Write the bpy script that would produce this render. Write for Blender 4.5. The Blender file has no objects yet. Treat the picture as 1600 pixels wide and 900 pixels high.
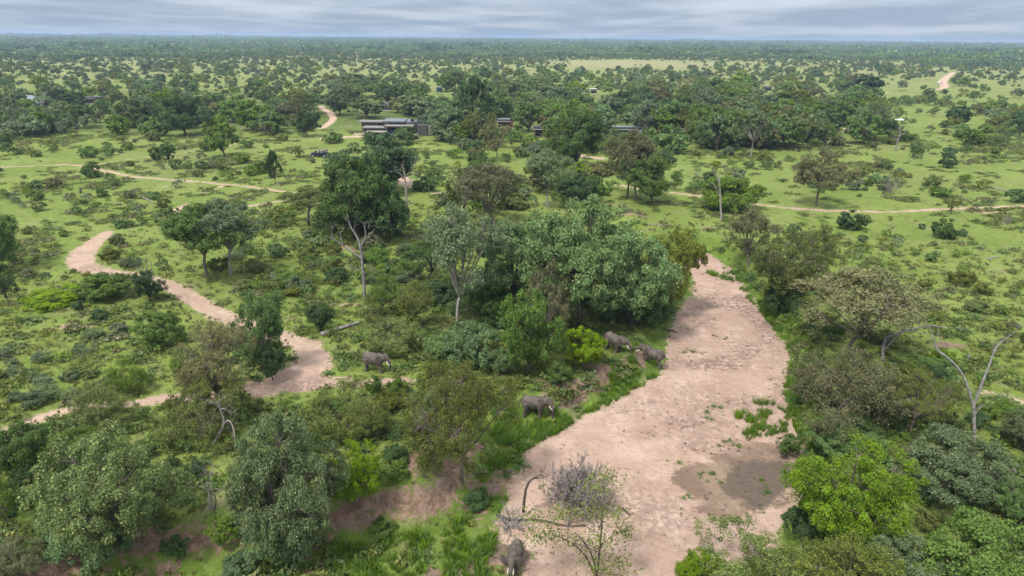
import bpy, bmesh, math, random
import numpy as np
from mathutils import Vector, Matrix

SC = bpy.context.scene
COL = SC.collection
R = math.radians

# ------------------------------------------------------------------ camera
PITCH, ROLL, CAMH, F = R(20.1), R(0.5), 40.0, 1067.0
fw = np.array([0, math.cos(PITCH), -math.sin(PITCH)])
r0 = np.array([1.0, 0, 0])
u0 = np.array([0, math.sin(PITCH), math.cos(PITCH)])
rt = math.cos(ROLL) * r0 + math.sin(ROLL) * u0
up = -math.sin(ROLL) * r0 + math.cos(ROLL) * u0
cam = bpy.data.cameras.new('camera')
cam.sensor_width = 36.0
cam.lens = 36.0 * F / 1600.0
cam.clip_start, cam.clip_end = 0.5, 40000
co = bpy.data.objects.new('camera', cam)
COL.objects.link(co)
co.matrix_world = Matrix(((rt[0], up[0], -fw[0], 0), (rt[1], up[1], -fw[1], 0), (rt[2], up[2], -fw[2], CAMH), (0, 0, 0, 1)))
SC.camera = co

# ------------------------------------------------------------------ light
SUN_EL, SUN_AZ = R(58), R(-140)      # direction the sun stands in, from +Y clockwise
w = bpy.data.worlds.new('World')
SC.world = w
w.use_nodes = True
nt = w.node_tree
nt.nodes.clear()


def N(t, kind, **kw):
    n = t.nodes.new(kind)
    for k, v in kw.items():
        if k == 'op':
            n.operation = v
        else:
            setattr(n, k, v)
    return n


def math_node(t, op, a, b=None, c=None, clamp=False):
    n = t.nodes.new('ShaderNodeMath')
    n.operation = op
    n.use_clamp = clamp
    for i, v in enumerate((a, b, c)):
        if v is None:
            continue
        if isinstance(v, (int, float)):
            n.inputs[i].default_value = v
        else:
            t.links.new(v, n.inputs[i])
    return n.outputs[0]


def mixc(t, fac, a, b):
    n = t.nodes.new('ShaderNodeMix')
    n.data_type = 'RGBA'
    for sock, v in ((n.inputs[0], fac), (n.inputs[6], a), (n.inputs[7], b)):
        if isinstance(v, (int, float)):
            sock.default_value = v
        elif isinstance(v, (tuple, list)):
            sock.default_value = (v[0], v[1], v[2], 1)
        else:
            t.links.new(v, sock)
    return n.outputs[2]


sky = N(nt, 'ShaderNodeTexSky', sky_type='NISHITA', sun_disc=False)
sky.sun_elevation = SUN_EL
sky.sun_rotation = SUN_AZ
tc = N(nt, 'ShaderNodeTexCoord')
sx = N(nt, 'ShaderNodeSeparateXYZ')
nt.links.new(tc.outputs['Generated'], sx.inputs[0])
zc = math_node(nt, 'MAXIMUM', sx.outputs[2], 0.0)
zz = math_node(nt, 'ADD', zc, 0.05)
cx = math_node(nt, 'DIVIDE', sx.outputs[0], zz)
cy = math_node(nt, 'DIVIDE', sx.outputs[1], zz)
cmb = N(nt, 'ShaderNodeCombineXYZ')
nt.links.new(math_node(nt, 'MULTIPLY', cx, 0.34), cmb.inputs[0])
nt.links.new(math_node(nt, 'MULTIPLY', cy, 0.24), cmb.inputs[1])
cn = N(nt, 'ShaderNodeTexNoise')
cn.inputs['Scale'].default_value = 1.3
cn.inputs['Detail'].default_value = 5
cn.inputs['Roughness'].default_value = 0.5
cn.inputs['Distortion'].default_value = 0.3
nt.links.new(cmb.outputs[0], cn.inputs['Vector'])
cr = N(nt, 'ShaderNodeMapRange')
cr.interpolation_type = 'SMOOTHSTEP'
cr.inputs[1].default_value, cr.inputs[2].default_value = 0.36, 0.70
nt.links.new(cn.outputs[0], cr.inputs[0])
cloud = mixc(nt, cr.outputs[0], (2.45, 3.1, 4.1), (4.5, 5.0, 5.7))
hi = N(nt, 'ShaderNodeMapRange')
hi.interpolation_type = 'SMOOTHSTEP'
hi.inputs[1].default_value, hi.inputs[2].default_value = .06, .5
nt.links.new(zc, hi.inputs[0])
cloud = mixc(nt, hi.outputs[0], cloud, mixc(nt, cr.outputs[0], (4.4, 4.55, 4.8), (5.7, 5.75, 5.8)))
ov = math_node(nt, 'MULTIPLY_ADD', zc, 1.6, 1.0)
vm = N(nt, 'ShaderNodeVectorMath', op='SCALE')
nt.links.new(cloud, vm.inputs[0])
nt.links.new(ov, vm.inputs['Scale'])
skymix = mixc(nt, 0.92, sky.outputs[0], vm.outputs[0])
bg = N(nt, 'ShaderNodeBackground')
bg.inputs['Strength'].default_value = 0.085
nt.links.new(skymix, bg.inputs['Color'])
wo = N(nt, 'ShaderNodeOutputWorld')
nt.links.new(bg.outputs[0], wo.inputs['Surface'])

sl = bpy.data.lights.new('sun', 'SUN')
sl.energy = 2.9
sl.angle = R(9)
sl.color = (1.0, 0.95, 0.87)
so = bpy.data.objects.new('sun', sl)
COL.objects.link(so)
sdir = Vector((math.sin(SUN_AZ) * math.cos(SUN_EL), math.cos(SUN_AZ) * math.cos(SUN_EL), math.sin(SUN_EL)))
so.rotation_euler = sdir.to_track_quat('Z', 'Y').to_euler()
so.location = (0, 0, 60)

SC.view_settings.view_transform = 'Standard'
SC.view_settings.look = 'None'
SC.view_settings.exposure = 0.68
SC.view_settings.gamma = 1.0
HAZE = 1.25e-4
SC.cycles.max_bounces = 6
SC.cycles.diffuse_bounces = 3
SC.cycles.transmission_bounces = 4
SC.cycles.volume_bounces = 0
SC.cycles.use_adaptive_sampling = True
SC.cycles.adaptive_threshold = 0.02
SC.cycles.use_denoising = True


# ------------------------------------------------------------------ noise, projection, terrain height
def vnoise(x, y, seed=0):
    x = np.asarray(x, float); y = np.asarray(y, float)
    xi = np.floor(x).astype(np.int64); yi = np.floor(y).astype(np.int64)
    xf = x - xi; yf = y - yi
    xf = xf * xf * (3 - 2 * xf); yf = yf * yf * (3 - 2 * yf)

    def hsh(a, b):
        n = (a * 374761393 + b * 668265263 + seed * 1442695041) & 0xffffffff
        n = ((n ^ (n >> 13)) * 1274126177) & 0xffffffff
        n = n ^ (n >> 16)
        return (n & 0xffff) / 65535.0
    a = hsh(xi, yi); b = hsh(xi + 1, yi); c = hsh(xi, yi + 1); d = hsh(xi + 1, yi + 1)
    return (a * (1 - xf) + b * xf) * (1 - yf) + (c * (1 - xf) + d * xf) * yf


def fbm(x, y, seed=0, oct=3):
    s = 0; a = 0.5; t = 0
    for i in range(oct):
        s = s + a * vnoise(x * 2 ** i, y * 2 ** i, seed + i); t += a; a *= 0.5
    return s / t


def ray(px, py):
    px = np.asarray(px, float); py = np.asarray(py, float)
    return (px - 800)[..., None] / F * rt - (py - 450)[..., None] / F * up + fw


def plane_at(px, py, z=0.0):
    d = ray(px, py)
    t = (z - CAMH) / np.minimum(d[..., 2], -1e-4)
    return np.stack([d[..., 0] * t, d[..., 1] * t], -1)


def project(p):
    p = np.asarray(p, float) - np.array([0, 0, CAMH])
    dz = p @ fw
    return 800 + F * (p @ rt) / dz, 450 - F * (p @ up) / dz, dz


def sdf_poly(x, y, poly):
    poly = np.asarray(poly); n = len(poly)
    d2 = np.full(x.shape, 1e18); ins = np.zeros(x.shape, bool)
    for i in range(n):
        ax, ay = poly[i]; bx, by = poly[(i + 1) % n]
        ex, ey = bx - ax, by - ay
        t = np.clip(((x - ax) * ex + (y - ay) * ey) / (ex * ex + ey * ey + 1e-9), 0, 1)
        d2 = np.minimum(d2, (x - ax - t * ex) ** 2 + (y - ay - t * ey) ** 2)
        c = ((ay > y) != (by > y)) & (x < ex * (y - ay) / (ey if abs(ey) > 1e-9 else 1e-9) + ax)
        ins ^= c
    d = np.sqrt(d2)
    return np.where(ins, -d, d)


def dist_line(x, y, line, half):
    d = np.full(x.shape, 1e9)
    for i in range(len(line) - 1):
        ax, ay = line[i]; bx, by = line[i + 1]
        ex, ey = bx - ax, by - ay
        t = np.clip(((x - ax) * ex + (y - ay) * ey) / (ex * ex + ey * ey + 1e-9), 0, 1)
        h = half[i] + (half[i + 1] - half[i]) * t
        d = np.minimum(d, np.hypot(x - ax - t * ex, y - ay - t * ey) - h)
    return d


BED = -2.3
P = lambda pts, z=0.0: plane_at(np.array(pts)[:, 0], np.array(pts)[:, 1], z)


def smooth_closed(p, k=2):
    p = np.asarray(p)
    for _ in range(k):
        q = np.roll(p, -1, 0)
        p = np.stack([0.75 * p + 0.25 * q, 0.25 * p + 0.75 * q], 1).reshape(-1, 2)
    return p


def smooth_open(p, k=2):
    p = np.asarray(p, float)
    for _ in range(k):
        a, b = p[:-1], p[1:]
        m = np.stack([0.75 * a + 0.25 * b, 0.25 * a + 0.75 * b], 1).reshape(-1, p.shape[1])
        p = np.vstack([p[:1], m, p[-1:]])
    return p


FLOOR = smooth_closed(P([(1062, 380), (1080, 386), (1124, 406), (1162, 440), (1200, 498), (1236, 550), (1226, 600), (1236, 650), (1262, 700),
                         (1250, 770), (1218, 822), (1200, 870), (1190, 960), (1190, 1150), (250, 1150), (60, 960), (190, 893), (400, 890),
                         (540, 842), (700, 826), (735, 790), (762, 715), (810, 668), (890, 652), (960, 618), (1035, 578), (1038, 525),
                         (1054, 490), (1088, 455), (1078, 425), (1060, 396)], BED), 1)
SAND = smooth_closed(P([(1062, 380), (1080, 386), (1124, 406), (1162, 440), (1195, 498), (1236, 550), (1226, 600), (1236, 650),
                        (1262, 700), (1250, 770), (1218, 822), (1190, 870), (1100, 890), (1010, 930), (1000, 1000), (800, 1000), (812, 905), (830, 860), (770, 850), (785, 800),
                        (806, 740), (820, 700), (880, 664), (950, 632), (1000, 600), (1042, 576), (1040, 525),
                        (1054, 490), (1088, 455), (1078, 425), (1060, 396)], BED), 1)
MUD = smooth_closed(P([(1045, 740), (1110, 718), (1165, 692), (1215, 690), (1246, 715), (1240, 770), (1200, 798), (1140, 806), (1100, 800), (1085, 770)], BED), 1)
MUDWET = smooth_closed(P([(1125, 735), (1180, 715), (1238, 722), (1232, 770), (1190, 796), (1150, 790), (1165, 782), (1128, 778)], BED), 1)
CROSS = smooth_closed(P([(452, 522), (500, 535), (522, 566), (500, 588), (560, 590), (655, 590), (655, 597), (560, 600), (470, 606), (400, 622), (372, 606), (425, 585), (462, 560), (455, 545)]), 1)

TRACKS = []   # (world polyline, half width per vertex)


def track(pts, hw, z=0.0):
    a = np.array([(q[0], q[1]) for q in pts], float)
    h = np.array([(q[2] if len(q) > 2 else hw) for q in pts], float)
    wpt = plane_at(a[:, 0], a[:, 1], z)
    s = smooth_open(np.column_stack([wpt, h]), 2)
    TRACKS.append((s[:, :2], s[:, 2]))


track([(-30, 705, 1.2), (40, 660, 1.3), (110, 640, .9), (200, 630, 1.0), (235, 625, 1.2), (330, 615, 1.0), (400, 600, 1.4)], 1.2)
track([(480, 540, 2.1), (420, 520, 2.0), (360, 498, 1.9), (320, 478, 1.8), (280, 455, 1.7), (245, 440, 1.6), (200, 432, 1.5), (155, 428, 1.9), (124, 414, 2.4), (128, 396, 2.4), (150, 380, 1.9), (168, 363, 1.3)], 2)
track([(170, 363, -.5), (205, 362, -1.5), (236, 351, -1.2), (262, 338, 1.9), (286, 324, 1.3), (300, 312, -1), (315, 302, .8), (328, 297, -.5), (346, 291, 1.0)], 1)
track([(-20, 262), (60, 259), (112, 257), (150, 264), (200, 275), (260, 281), (320, 284), (380, 291), (440, 299), (500, 305)], .9)
track([(385, 324), (410, 319), (450, 314), (500, 306)], 0.9)
track([(152, 258), (180, 252), (220, 248), (330, 234), (400, 217), (440, 217), (500, 219), (560, 212)], 0.6)
track([(500, 165, 2.2), (518, 178, 2.0), (522, 186, 1.9), (508, 198, 1.6), (500, 201, 1.4)], 1.8)
track([(505, 216, 1.6), (550, 214, 2.8), (580, 214, 2.2)], 2)
track([(930, 284), (960, 289), (1000, 298), (1080, 306), (1190, 319), (1250, 325), (1350, 329), (1450, 329), (1620, 322)], 1.0)
track([(1490, 113, 2.5), (1477, 122, 4), (1471, 129, 4.2), (1480, 136, 3.6), (1462, 141, 1.6), (1425, 143, 1)], 6)
track([(600, 242, 1), (615, 262, 1.5), (630, 283, 2.6), (640, 292, 1.4)], 1)
track([(680, 303, 1), (700, 306, 1.6), (730, 309, 1)], 1)
track([(880, 240, 2), (905, 243, 2.5), (940, 248, 1.6)], 2)
track([(1500, 610, .5), (1540, 616, .9), (1600, 632, .8)], .6)
PATCH = [(110, 114, 14, 3), (137, 101, 18, 4), (545, 128, 16, 4), (820, 126, 20, 4), (1545, 100, 22, 5), (1098, 101, 40, 5), (1145, 100, 40, 5),
         (1375, 145, 9, 3), (1330, 201, 6, 2.4), (1350, 170, 5, 2.2), (570, 210, 6, 3), (1550, 333, 5, 1.6), (262, 290, 1.6, .8), (545, 475, 1.2, .4),
         (115, 512, 2.2, .9), (690, 545, 2.0, 1.1), (640, 240, 3, 1), (520, 248, 3, 1.2), (385, 570, 1, .7)]
SOIL = [(1480, 545, 3.6, 1.8, 1), (540, 396, 4.6, 2.6, 1), (985, 340, 5.2, 2.4, .9), (965, 322, 5, 1.4, .8), (1035, 352, 5, 1.8, .7), (1110, 356, 7, 1.6, .6), (640, 735, 4.0, 2.6, .8),
        (690, 725, 2.6, 2.2, .9), (935, 575, 3.4, 2.8, .9), (870, 595, 4.2, 1.6, .8), (1410, 640, 2, 1, .5), (330, 745, 2.4, 2.2, .6), (70, 775, 2.6, 1.2, .6), (1440, 830, 4, 1.4, .5), (1380, 730, 1.6, 1, .6), (1590, 750, 2, 1, .6), (1115, 630, 3, 2, .2)]


def height(x, y):
    x = np.asarray(x, float); y = np.asarray(y, float)
    h = (fbm(x / 38, y / 38, 3) - 0.5) * 1.2
    near = y < 260
    d = np.full(x.shape, 50.0)
    if near.any():
        d[near] = sdf_poly(x[near], y[near], FLOOR)
    d = d + (vnoise(x / 3.1, y / 3.1, 9) - 0.5) * 1.6
    wd = 3.0 + 2.4 * vnoise(x / 14, y / 14, 5)
    t = np.clip(d / wd, 0, 1)
    t = t * t * (3 - 2 * t)
    h = h * (0.25 + 0.75 * t) + BED * (1 - t) + (vnoise(x / 1.2, y / 1.2, 12) - .5) * 0.16 * np.clip(1.4 - np.abs(y) / 200, 0, 1)
    h = h + (fbm(x / 0.55, y / 0.55, 71, 2) - .5) * 0.16 * np.clip(1.3 - np.abs(y) / 130, 0, 1)
    # gullied relief where the bank is steep
    h = h + (fbm(x / 1.7, y / 2.2, 31) - .5) * 1.3 * 4 * t * (1 - t)
    # the little mounds
    for (mx, my, mr, mh) in MOUNDS:
        r2 = ((x - mx) ** 2 + (y - my) ** 2) / mr ** 2
        if r2.min() > 4: continue
        h = h + mh * np.exp(-2 * r2) * (.8 + .5 * vnoise(x / .9, y / .9, 44))
    # country rolls gently towards the horizon
    yy = np.clip((np.hypot(x, y) - 900) / 9000, 0, 1)
    h = h + (34 * np.exp(-((x - 6200) / 3800) ** 2 - ((y - 9800) / 1500) ** 2) + 22 * np.exp(-((x + 5200) / 2600) ** 2 - ((y - 8200) / 1300) ** 2)) + yy * 17 * (0.35 + 1.3 * fbm(x / 2600 + 3, y / 3400, 21, 3)) + np.clip(yy * 14, 0, 1) * 8 * (fbm(x / 420, y / 300, 8, 3) - .5)
    return h


MOUNDS = []
for (a, b, rr, hh) in ((540, 398, 3.4, 1.6), (1480, 548, 3.2, 0.7), (640, 732, 3.4, 1.2), (985, 341, 4, 1.0)):
    q = plane_at(a, b)
    MOUNDS.append((q[0], q[1], rr, hh))


def ground(px, py):
    """world point where a pixel of the photograph meets the terrain"""
    d = ray(px, py)
    z = 0.0
    for _ in range(6 if py > 330 else 3):
        t = (z - CAMH) / d[2]
        z = 0.25 * z + 0.75 * float(height(np.array([d[0] * t]), np.array([d[1] * t]))[0])
    t = (z - CAMH) / d[2]
    x, y = d[0] * t, d[1] * t
    return np.array([x, y, float(height(np.array([x]), np.array([y]))[0])])


# ------------------------------------------------------------------ mesh helpers
def mesh_np(name, V, Fq, mats=(), midx=None, smooth=False):
    V = np.asarray(V, np.float32); Fq = np.asarray(Fq, np.int32)
    k = Fq.shape[1]
    me = bpy.data.meshes.new(name)
    me.vertices.add(len(V)); me.vertices.foreach_set('co', V.ravel())
    me.loops.add(Fq.size); me.loops.foreach_set('vertex_index', Fq.ravel())
    me.polygons.add(len(Fq))
    me.polygons.foreach_set('loop_start', np.arange(0, Fq.size, k, dtype=np.int32))
    for m in mats:
        me.materials.append(m)
    if midx is not None:
        me.polygons.foreach_set('material_index', np.asarray(midx, np.int32))
    me.polygons.foreach_set('use_smooth', np.full(len(Fq), smooth, bool))
    me.update(calc_edges=True)
    return me


class MB:
    """collects quads"""
    def __init__(s):
        s.v = []; s.f = []; s.n = 0

    def add(s, v, f):
        v = np.asarray(v, float).reshape(-1, 3); f = np.asarray(f, int)
        s.v.append(v); s.f.append(f + s.n); s.n += len(v)
        return s

    def box(s, x0, x1, y0, y1, z0, z1):
        v = [(x, y, z) for z in (z0, z1) for y in (y0, y1) for x in (x0, x1)]
        return s.add(v, [(0, 2, 3, 1), (4, 5, 7, 6), (0, 1, 5, 4), (2, 6, 7, 3), (0, 4, 6, 2), (1, 3, 7, 5)])

    def tube(s, pts, rad, n=6, cap=True):
        pts = np.asarray(pts, float); rad = np.broadcast_to(np.asarray(rad, float), (len(pts),))
        T = np.gradient(pts, axis=0)
        T /= np.linalg.norm(T, axis=1)[:, None] + 1e-9
        ref = np.array([0, 0, 1.0]) if abs(T[0][2]) < .8 else np.array([1.0, 0, 0])
        V = []
        for p, t, r in zip(pts, T, rad):
            a = np.cross(t, ref); a /= np.linalg.norm(a) + 1e-9
            b = np.cross(t, a); ref = ref - t * (ref @ t) if abs(ref @ t) < .9 else b
            for k in range(n):
                an = 2 * math.pi * k / n
                V.append(p + r * (math.cos(an) * a + math.sin(an) * b))
        Fs = []
        for i in range(len(pts) - 1):
            for k in range(n):
                Fs.append((i * n + k, i * n + (k + 1) % n, (i + 1) * n + (k + 1) % n, (i + 1) * n + k))
        if cap:
            V.append(pts[0]); V.append(pts[-1]); c0 = len(V) - 2
            for k in range(0, n, 2):
                Fs.append((c0, (k + 2) % n, (k + 1) % n, k))
                e = (len(pts) - 1) * n
                Fs.append((c0 + 1, e + k, e + (k + 1) % n, e + (k + 2) % n))
        return s.add(V, Fs)

    def ell(s, c, r, rot=None, nu=12, nv=8):
        V = []; Fs = []
        for j in range(nv + 1):
            ph = math.pi * j / nv
            for i in range(nu):
                th = 2 * math.pi * i / nu
                V.append((r[0] * math.sin(ph + 1e-3) * math.cos(th), r[1] * math.sin(ph + 1e-3) * math.sin(th), r[2] * math.cos(ph)))
        V = np.array(V)
        if rot is not None:
            V = V @ np.array(rot.to_3x3()).T
        V = V + np.array(c)
        for j in range(nv):
            for i in range(nu):
                Fs.append((j * nu + i, (j + 1) * nu + i, (j + 1) * nu + (i + 1) % nu, j * nu + (i + 1) % nu))
        return s.add(V, Fs)

    def mesh(s, name, mats, smooth=False):
        return mesh_np(name, np.vstack(s.v), np.vstack(s.f), mats if isinstance(mats, (list, tuple)) else [mats], None, smooth)


def tag(o, label=None, cat=None, group=None, kind=None):
    if label: o['label'] = label
    if cat: o['category'] = cat
    if group: o['group'] = group
    if kind: o['kind'] = kind
    return o


def obj(name, me, parent=None, loc=None, rz=0.0, sc=None):
    o = bpy.data.objects.new(name, me)
    COL.objects.link(o)
    if parent: o.parent = parent
    if loc is not None: o.location = loc
    if rz: o.rotation_euler = (0, 0, rz)
    if sc is not None: o.scale = sc
    return o


# ------------------------------------------------------------------ materials
def new_mat(name):
    m = bpy.data.materials.new(name)
    m.use_nodes = True
    t = m.node_tree
    t.nodes.clear()
    out = N(t, 'ShaderNodeOutputMaterial')
    return m, t, out


def simple_mat(name, col, rough=.7, var=.25, scale=6.0, bump=0.0, metal=0.0):
    m, t, out = new_mat(name)
    b = N(t, 'ShaderNodeBsdfPrincipled')
    b.inputs['Roughness'].default_value = rough
    b.inputs['Metallic'].default_value = metal
    c = N(t, 'ShaderNodeTexCoord')
    n = N(t, 'ShaderNodeTexNoise')
    n.inputs['Scale'].default_value = scale; n.inputs['Detail'].default_value = 5
    t.links.new(c.outputs['Object'], n.inputs['Vector'])
    lo = tuple(v * (1 - var) for v in col); hi = tuple(min(v * (1 + var), .95) for v in col)
    rr = N(t, 'ShaderNodeMapRange')
    rr.inputs[1].default_value, rr.inputs[2].default_value = .3, .7
    t.links.new(n.outputs[0], rr.inputs[0])
    t.links.new(mixc(t, rr.outputs[0], lo, hi), b.inputs['Base Color'])
    if bump:
        bp = N(t, 'ShaderNodeBump')
        bp.inputs['Strength'].default_value = bump
        bp.inputs['Distance'].default_value = .05
        t.links.new(n.outputs[0], bp.inputs['Height'])
        t.links.new(bp.outputs[0], b.inputs['Normal'])
    t.links.new(b.outputs[0], out.inputs[0])
    return m


def leaf_mat(name, dark, light, tip=None, trans=.3):
    """leaves differ one from the next, bough from bough and tree from tree"""
    m, t, out = new_mat(name)
    g = N(t, 'ShaderNodeNewGeometry')
    oi = N(t, 'ShaderNodeObjectInfo')
    c = N(t, 'ShaderNodeTexCoord')
    n = N(t, 'ShaderNodeTexNoise')
    n.inputs['Scale'].default_value = .7; n.inputs['Detail'].default_value = 3
    t.links.new(c.outputs['Object'], n.inputs['Vector'])
    f = math_node(t, 'MULTIPLY_ADD', g.outputs['Random Per Island'], .65, math_node(t, 'MULTIPLY_ADD', n.outputs[0], 1.5, -.58), clamp=True)
    col = mixc(t, f, dark, light)
    dry = math_node(t, 'MULTIPLY', math_node(t, 'GREATER_THAN', math_node(t, 'FRACT', math_node(t, 'MULTIPLY', g.outputs['Random Per Island'], 37.0)),   .91), .5)
    col = mixc(t, dry, col, (.17, .14, .075))
    if tip:
        k = math_node(t, 'GREATER_THAN', g.outputs['Random Per Island'], .9)
        col = mixc(t, math_node(t, 'MULTIPLY', k, .8), col, tip)
    hs = N(t, 'ShaderNodeHueSaturation')
    t.links.new(math_node(t, 'MULTIPLY_ADD', oi.outputs['Random'], .03, .485), hs.inputs['Hue'])
    t.links.new(math_node(t, 'MULTIPLY_ADD', oi.outputs['Random'], -.25, 1.1), hs.inputs['Saturation'])
    wn = N(t, 'ShaderNodeTexWhiteNoise', noise_dimensions='1D')
    t.links.new(oi.outputs['Random'], wn.inputs['W'])
    t.links.new(math_node(t, 'MULTIPLY_ADD', wn.outputs['Value'], .45, .78), hs.inputs['Value'])
    t.links.new(col, hs.inputs['Color'])
    d = N(t, 'ShaderNodeBsdfPrincipled')
    d.inputs['Roughness'].default_value = .6
    d.inputs['Specular IOR Level'].default_value = .25
    t.links.new(hs.outputs[0], d.inputs['Base Color'])
    tr = N(t, 'ShaderNodeBsdfTranslucent')
    t.links.new(hs.outputs[0], tr.inputs['Color'])
    mx = N(t, 'ShaderNodeMixShader')
    mx.inputs[0].default_value = trans
    t.links.new(d.outputs[0], mx.inputs[1]); t.links.new(tr.outputs[0], mx.inputs[2])
    t.links.new(mx.outputs[0], out.inputs[0])
    return m


BARK = simple_mat('bark', (.13, .105, .085), .9, .35, 3, .6)
BARK_DARK = simple_mat('dark_bark', (.07, .058, .05), .9, .35, 3, .6)
BARK_PALE = simple_mat('pale_bark', (.25, .225, .20), .9, .3, 3, .5)
DEADWOOD = simple_mat('dead_wood', (.20, .185, .18), .85, .4, 2.5, .6)
TWIGS = simple_mat('dry_twigs', (.21, .182, .172), .9, .35, 2)

# ------------------------------------------------------------------ ground sheet
GA = {}


def ground_material():
    m, t, out = new_mat('terrain')
    tcd = N(t, 'ShaderNodeTexCoord')

    def attr(nm):
        a = N(t, 'ShaderNodeAttribute', attribute_name=nm)
        return a.outputs['Fac']

    def noise(scale, det=4, rough=.55, vec=None):
        n = N(t, 'ShaderNodeTexNoise')
        n.inputs['Scale'].default_value = scale; n.inputs['Detail'].default_value = det; n.inputs['Roughness'].default_value = rough
        t.links.new(vec or tcd.outputs['Object'], n.inputs['Vector'])
        return n.outputs[0]

    def rng(v, a, b, lo=0.0, hi=1.0):
        r_ = N(t, 'ShaderNodeMapRange')
        r_.interpolation_type = 'SMOOTHSTEP'
        r_.inputs[1].default_value, r_.inputs[2].default_value = a, b
        r_.inputs[3].default_value, r_.inputs[4].default_value = lo, hi
        t.links.new(v, r_.inputs[0])
        return r_.outputs[0]
    big, mid, fine, tiny = noise(.045, 4), noise(.28, 5, .6), noise(1.6, 5, .65), noise(6.5, 4, .7)
    huge = noise(.011, 3)
    # grass
    g = mixc(t, rng(big, .33, .68), (.136, .198, .034), (.194, .254, .060))
    g = mixc(t, rng(mid, .52, .68, 0, .7), g, (.088, .120, .022))
    g = mixc(t, rng(noise(.75, 4, .6), .52, .66, 0, .65), g, (.085, .120, .022))
    g = mixc(t, rng(noise(.42, 4, .6), .56, .68, 0, .7), g, (.19, .19, .085))
    g = mixc(t, rng(huge, .5, .7, 0, .5), g, (.18, .18, .075))
    g = mixc(t, rng(fine, .50, .72, 0, .75), g, (.068, .098, .020))
    g = mixc(t, rng(noise(.6, 5, .6), .58, .70, 0, .55), g, (.185, .175, .085))
    g = mixc(t, rng(tiny, .5, .66, 0, .55), g, (.185, .205, .065))
    g = mixc(t, math_node(t, 'MULTIPLY', attr('lush'), math_node(t, 'MULTIPLY', rng(fine, .25, .6, .5, .9), rng(mid, .38, .52, .25, 1.0))), g, (.085, .148, .018))
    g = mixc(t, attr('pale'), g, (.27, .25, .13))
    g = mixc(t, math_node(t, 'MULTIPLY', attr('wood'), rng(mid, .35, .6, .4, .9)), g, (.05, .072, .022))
    g = mixc(t, rng(noise(3.2, 4, .7), .54, .68, 0, .4), g, (.075, .108, .022))
    g = mixc(t, rng(noise(.16, 5, .65), .56, .68, 0, .6), g, (.215, .20, .105))
    # bare soil on banks and mounds
    soilc = mixc(t, rng(fine, .35, .65), (.145, .092, .064), (.29, .20, .145))
    soilc = mixc(t, rng(mid, .45, .65, 0, .6), soilc, (.135, .108, .092))
    soilc = mixc(t, rng(tiny, .55, .7, 0, .7), soilc, (.09, .07, .055))
    sm = math_node(t, 'ADD', attr('soil'), math_node(t, 'MULTIPLY_ADD', fine, 1.3, -.65))
    sm = math_node(t, 'ADD', sm, math_node(t, 'MULTIPLY_ADD', mid, 1.0, -.5))
    col = mixc(t, rng(sm, .40, .62), g, soilc)
    # sand of river bed and tracks
    sandc = mixc(t, rng(mid, .35, .7), (.385, .270, .208), (.52, .392, .318))
    sandc = mixc(t, rng(big, .4, .65, 0, .5), sandc, (.41, .295, .235))
    sandc = mixc(t, rng(fine, .56, .74, 0, .55), sandc, (.25, .168, .128))
    sandc = mixc(t, rng(tiny, .56, .70, 0, .65), sandc, (.22, .15, .115))
    sandc = mixc(t, math_node(t, 'MULTIPLY', attr('stain'), rng(fine, .36, .55)), sandc, (.235, .165, .132))
    mp = N(t, 'ShaderNodeMapping')
    mp.inputs['Rotation'].default_value = (0, 0, R(20)); mp.inputs['Scale'].default_value = (.55, .16, 1)
    t.links.new(tcd.outputs['Object'], mp.inputs[0])
    flow = noise(1.0, 4, .6, mp.outputs[0])
    sandc = mixc(t, rng(flow, .52, .66, 0, .22), sandc, (.27, .185, .145))
    vor = N(t, 'ShaderNodeTexVoronoi'); vor.inputs['Scale'].default_value = 1.7
    t.links.new(tcd.outputs['Object'], vor.inputs['Vector'])
    pit_shade = math_node(t, 'MULTIPLY', rng(vor.outputs['Distance'], .22, .10, 0, .65), rng(mid, .42, .58))  # shade of footprint hollows painted as dark spots, without relief
    sandc = mixc(t, pit_shade, sandc, (.17, .115, .088))
    wob = math_node(t, 'ADD', math_node(t, 'MULTIPLY_ADD', fine, 3.0, -1.5), math_node(t, 'MULTIPLY_ADD', mid, 3.6, -1.8))
    wob = math_node(t, 'ADD', wob, math_node(t, 'MULTIPLY_ADD', tiny, 1.2, -.6))
    sd = math_node(t, 'ADD', attr('sand'), wob)
    col = mixc(t, rng(sd, .35, -.35), col, sandc)
    wob = math_node(t, 'ADD', wob, math_node(t, 'MULTIPLY', attr('crown'), math_node(t, 'MULTIPLY_ADD', mid, 1.8, -.3)))
    td = math_node(t, 'ADD', attr('track'), math_node(t, 'MULTIPLY', wob, .75))
    col = mixc(t, rng(td, .35, -.45), col, mixc(t, .25, sandc, (.48, .36, .25)))
    # mud pan
    mudc = mixc(t, rng(mid, .35, .65), (.185, .130, .095), (.265, .195, .142))
    mudc = mixc(t, rng(math_node(t, 'ADD', attr('wet'), math_node(t, 'MULTIPLY', wob, 1.0)), .5, -.6), mudc, (.125, .096, .075))
    mudc = mixc(t, rng(fine, .58, .72, 0, .7), mudc, (.06, .05, .044))
    md = math_node(t, 'ADD', attr('mud'), math_node(t, 'MULTIPLY', wob, 1.3))
    col = mixc(t, rng(md, .3, -.3), col, mudc)
    b = N(t, 'ShaderNodeBsdfPrincipled')
    b.inputs['Roughness'].default_value = .92
    b.inputs['Specular IOR Level'].default_value = .15
    t.links.new(col, b.inputs['Base Color'])
    hgt = math_node(t, 'MULTIPLY_ADD', fine, .5, math_node(t, 'MULTIPLY', tiny, .2))
    hgt = math_node(t, 'MULTIPLY_ADD', noise(.75, 5, .65), .55, hgt)
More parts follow.
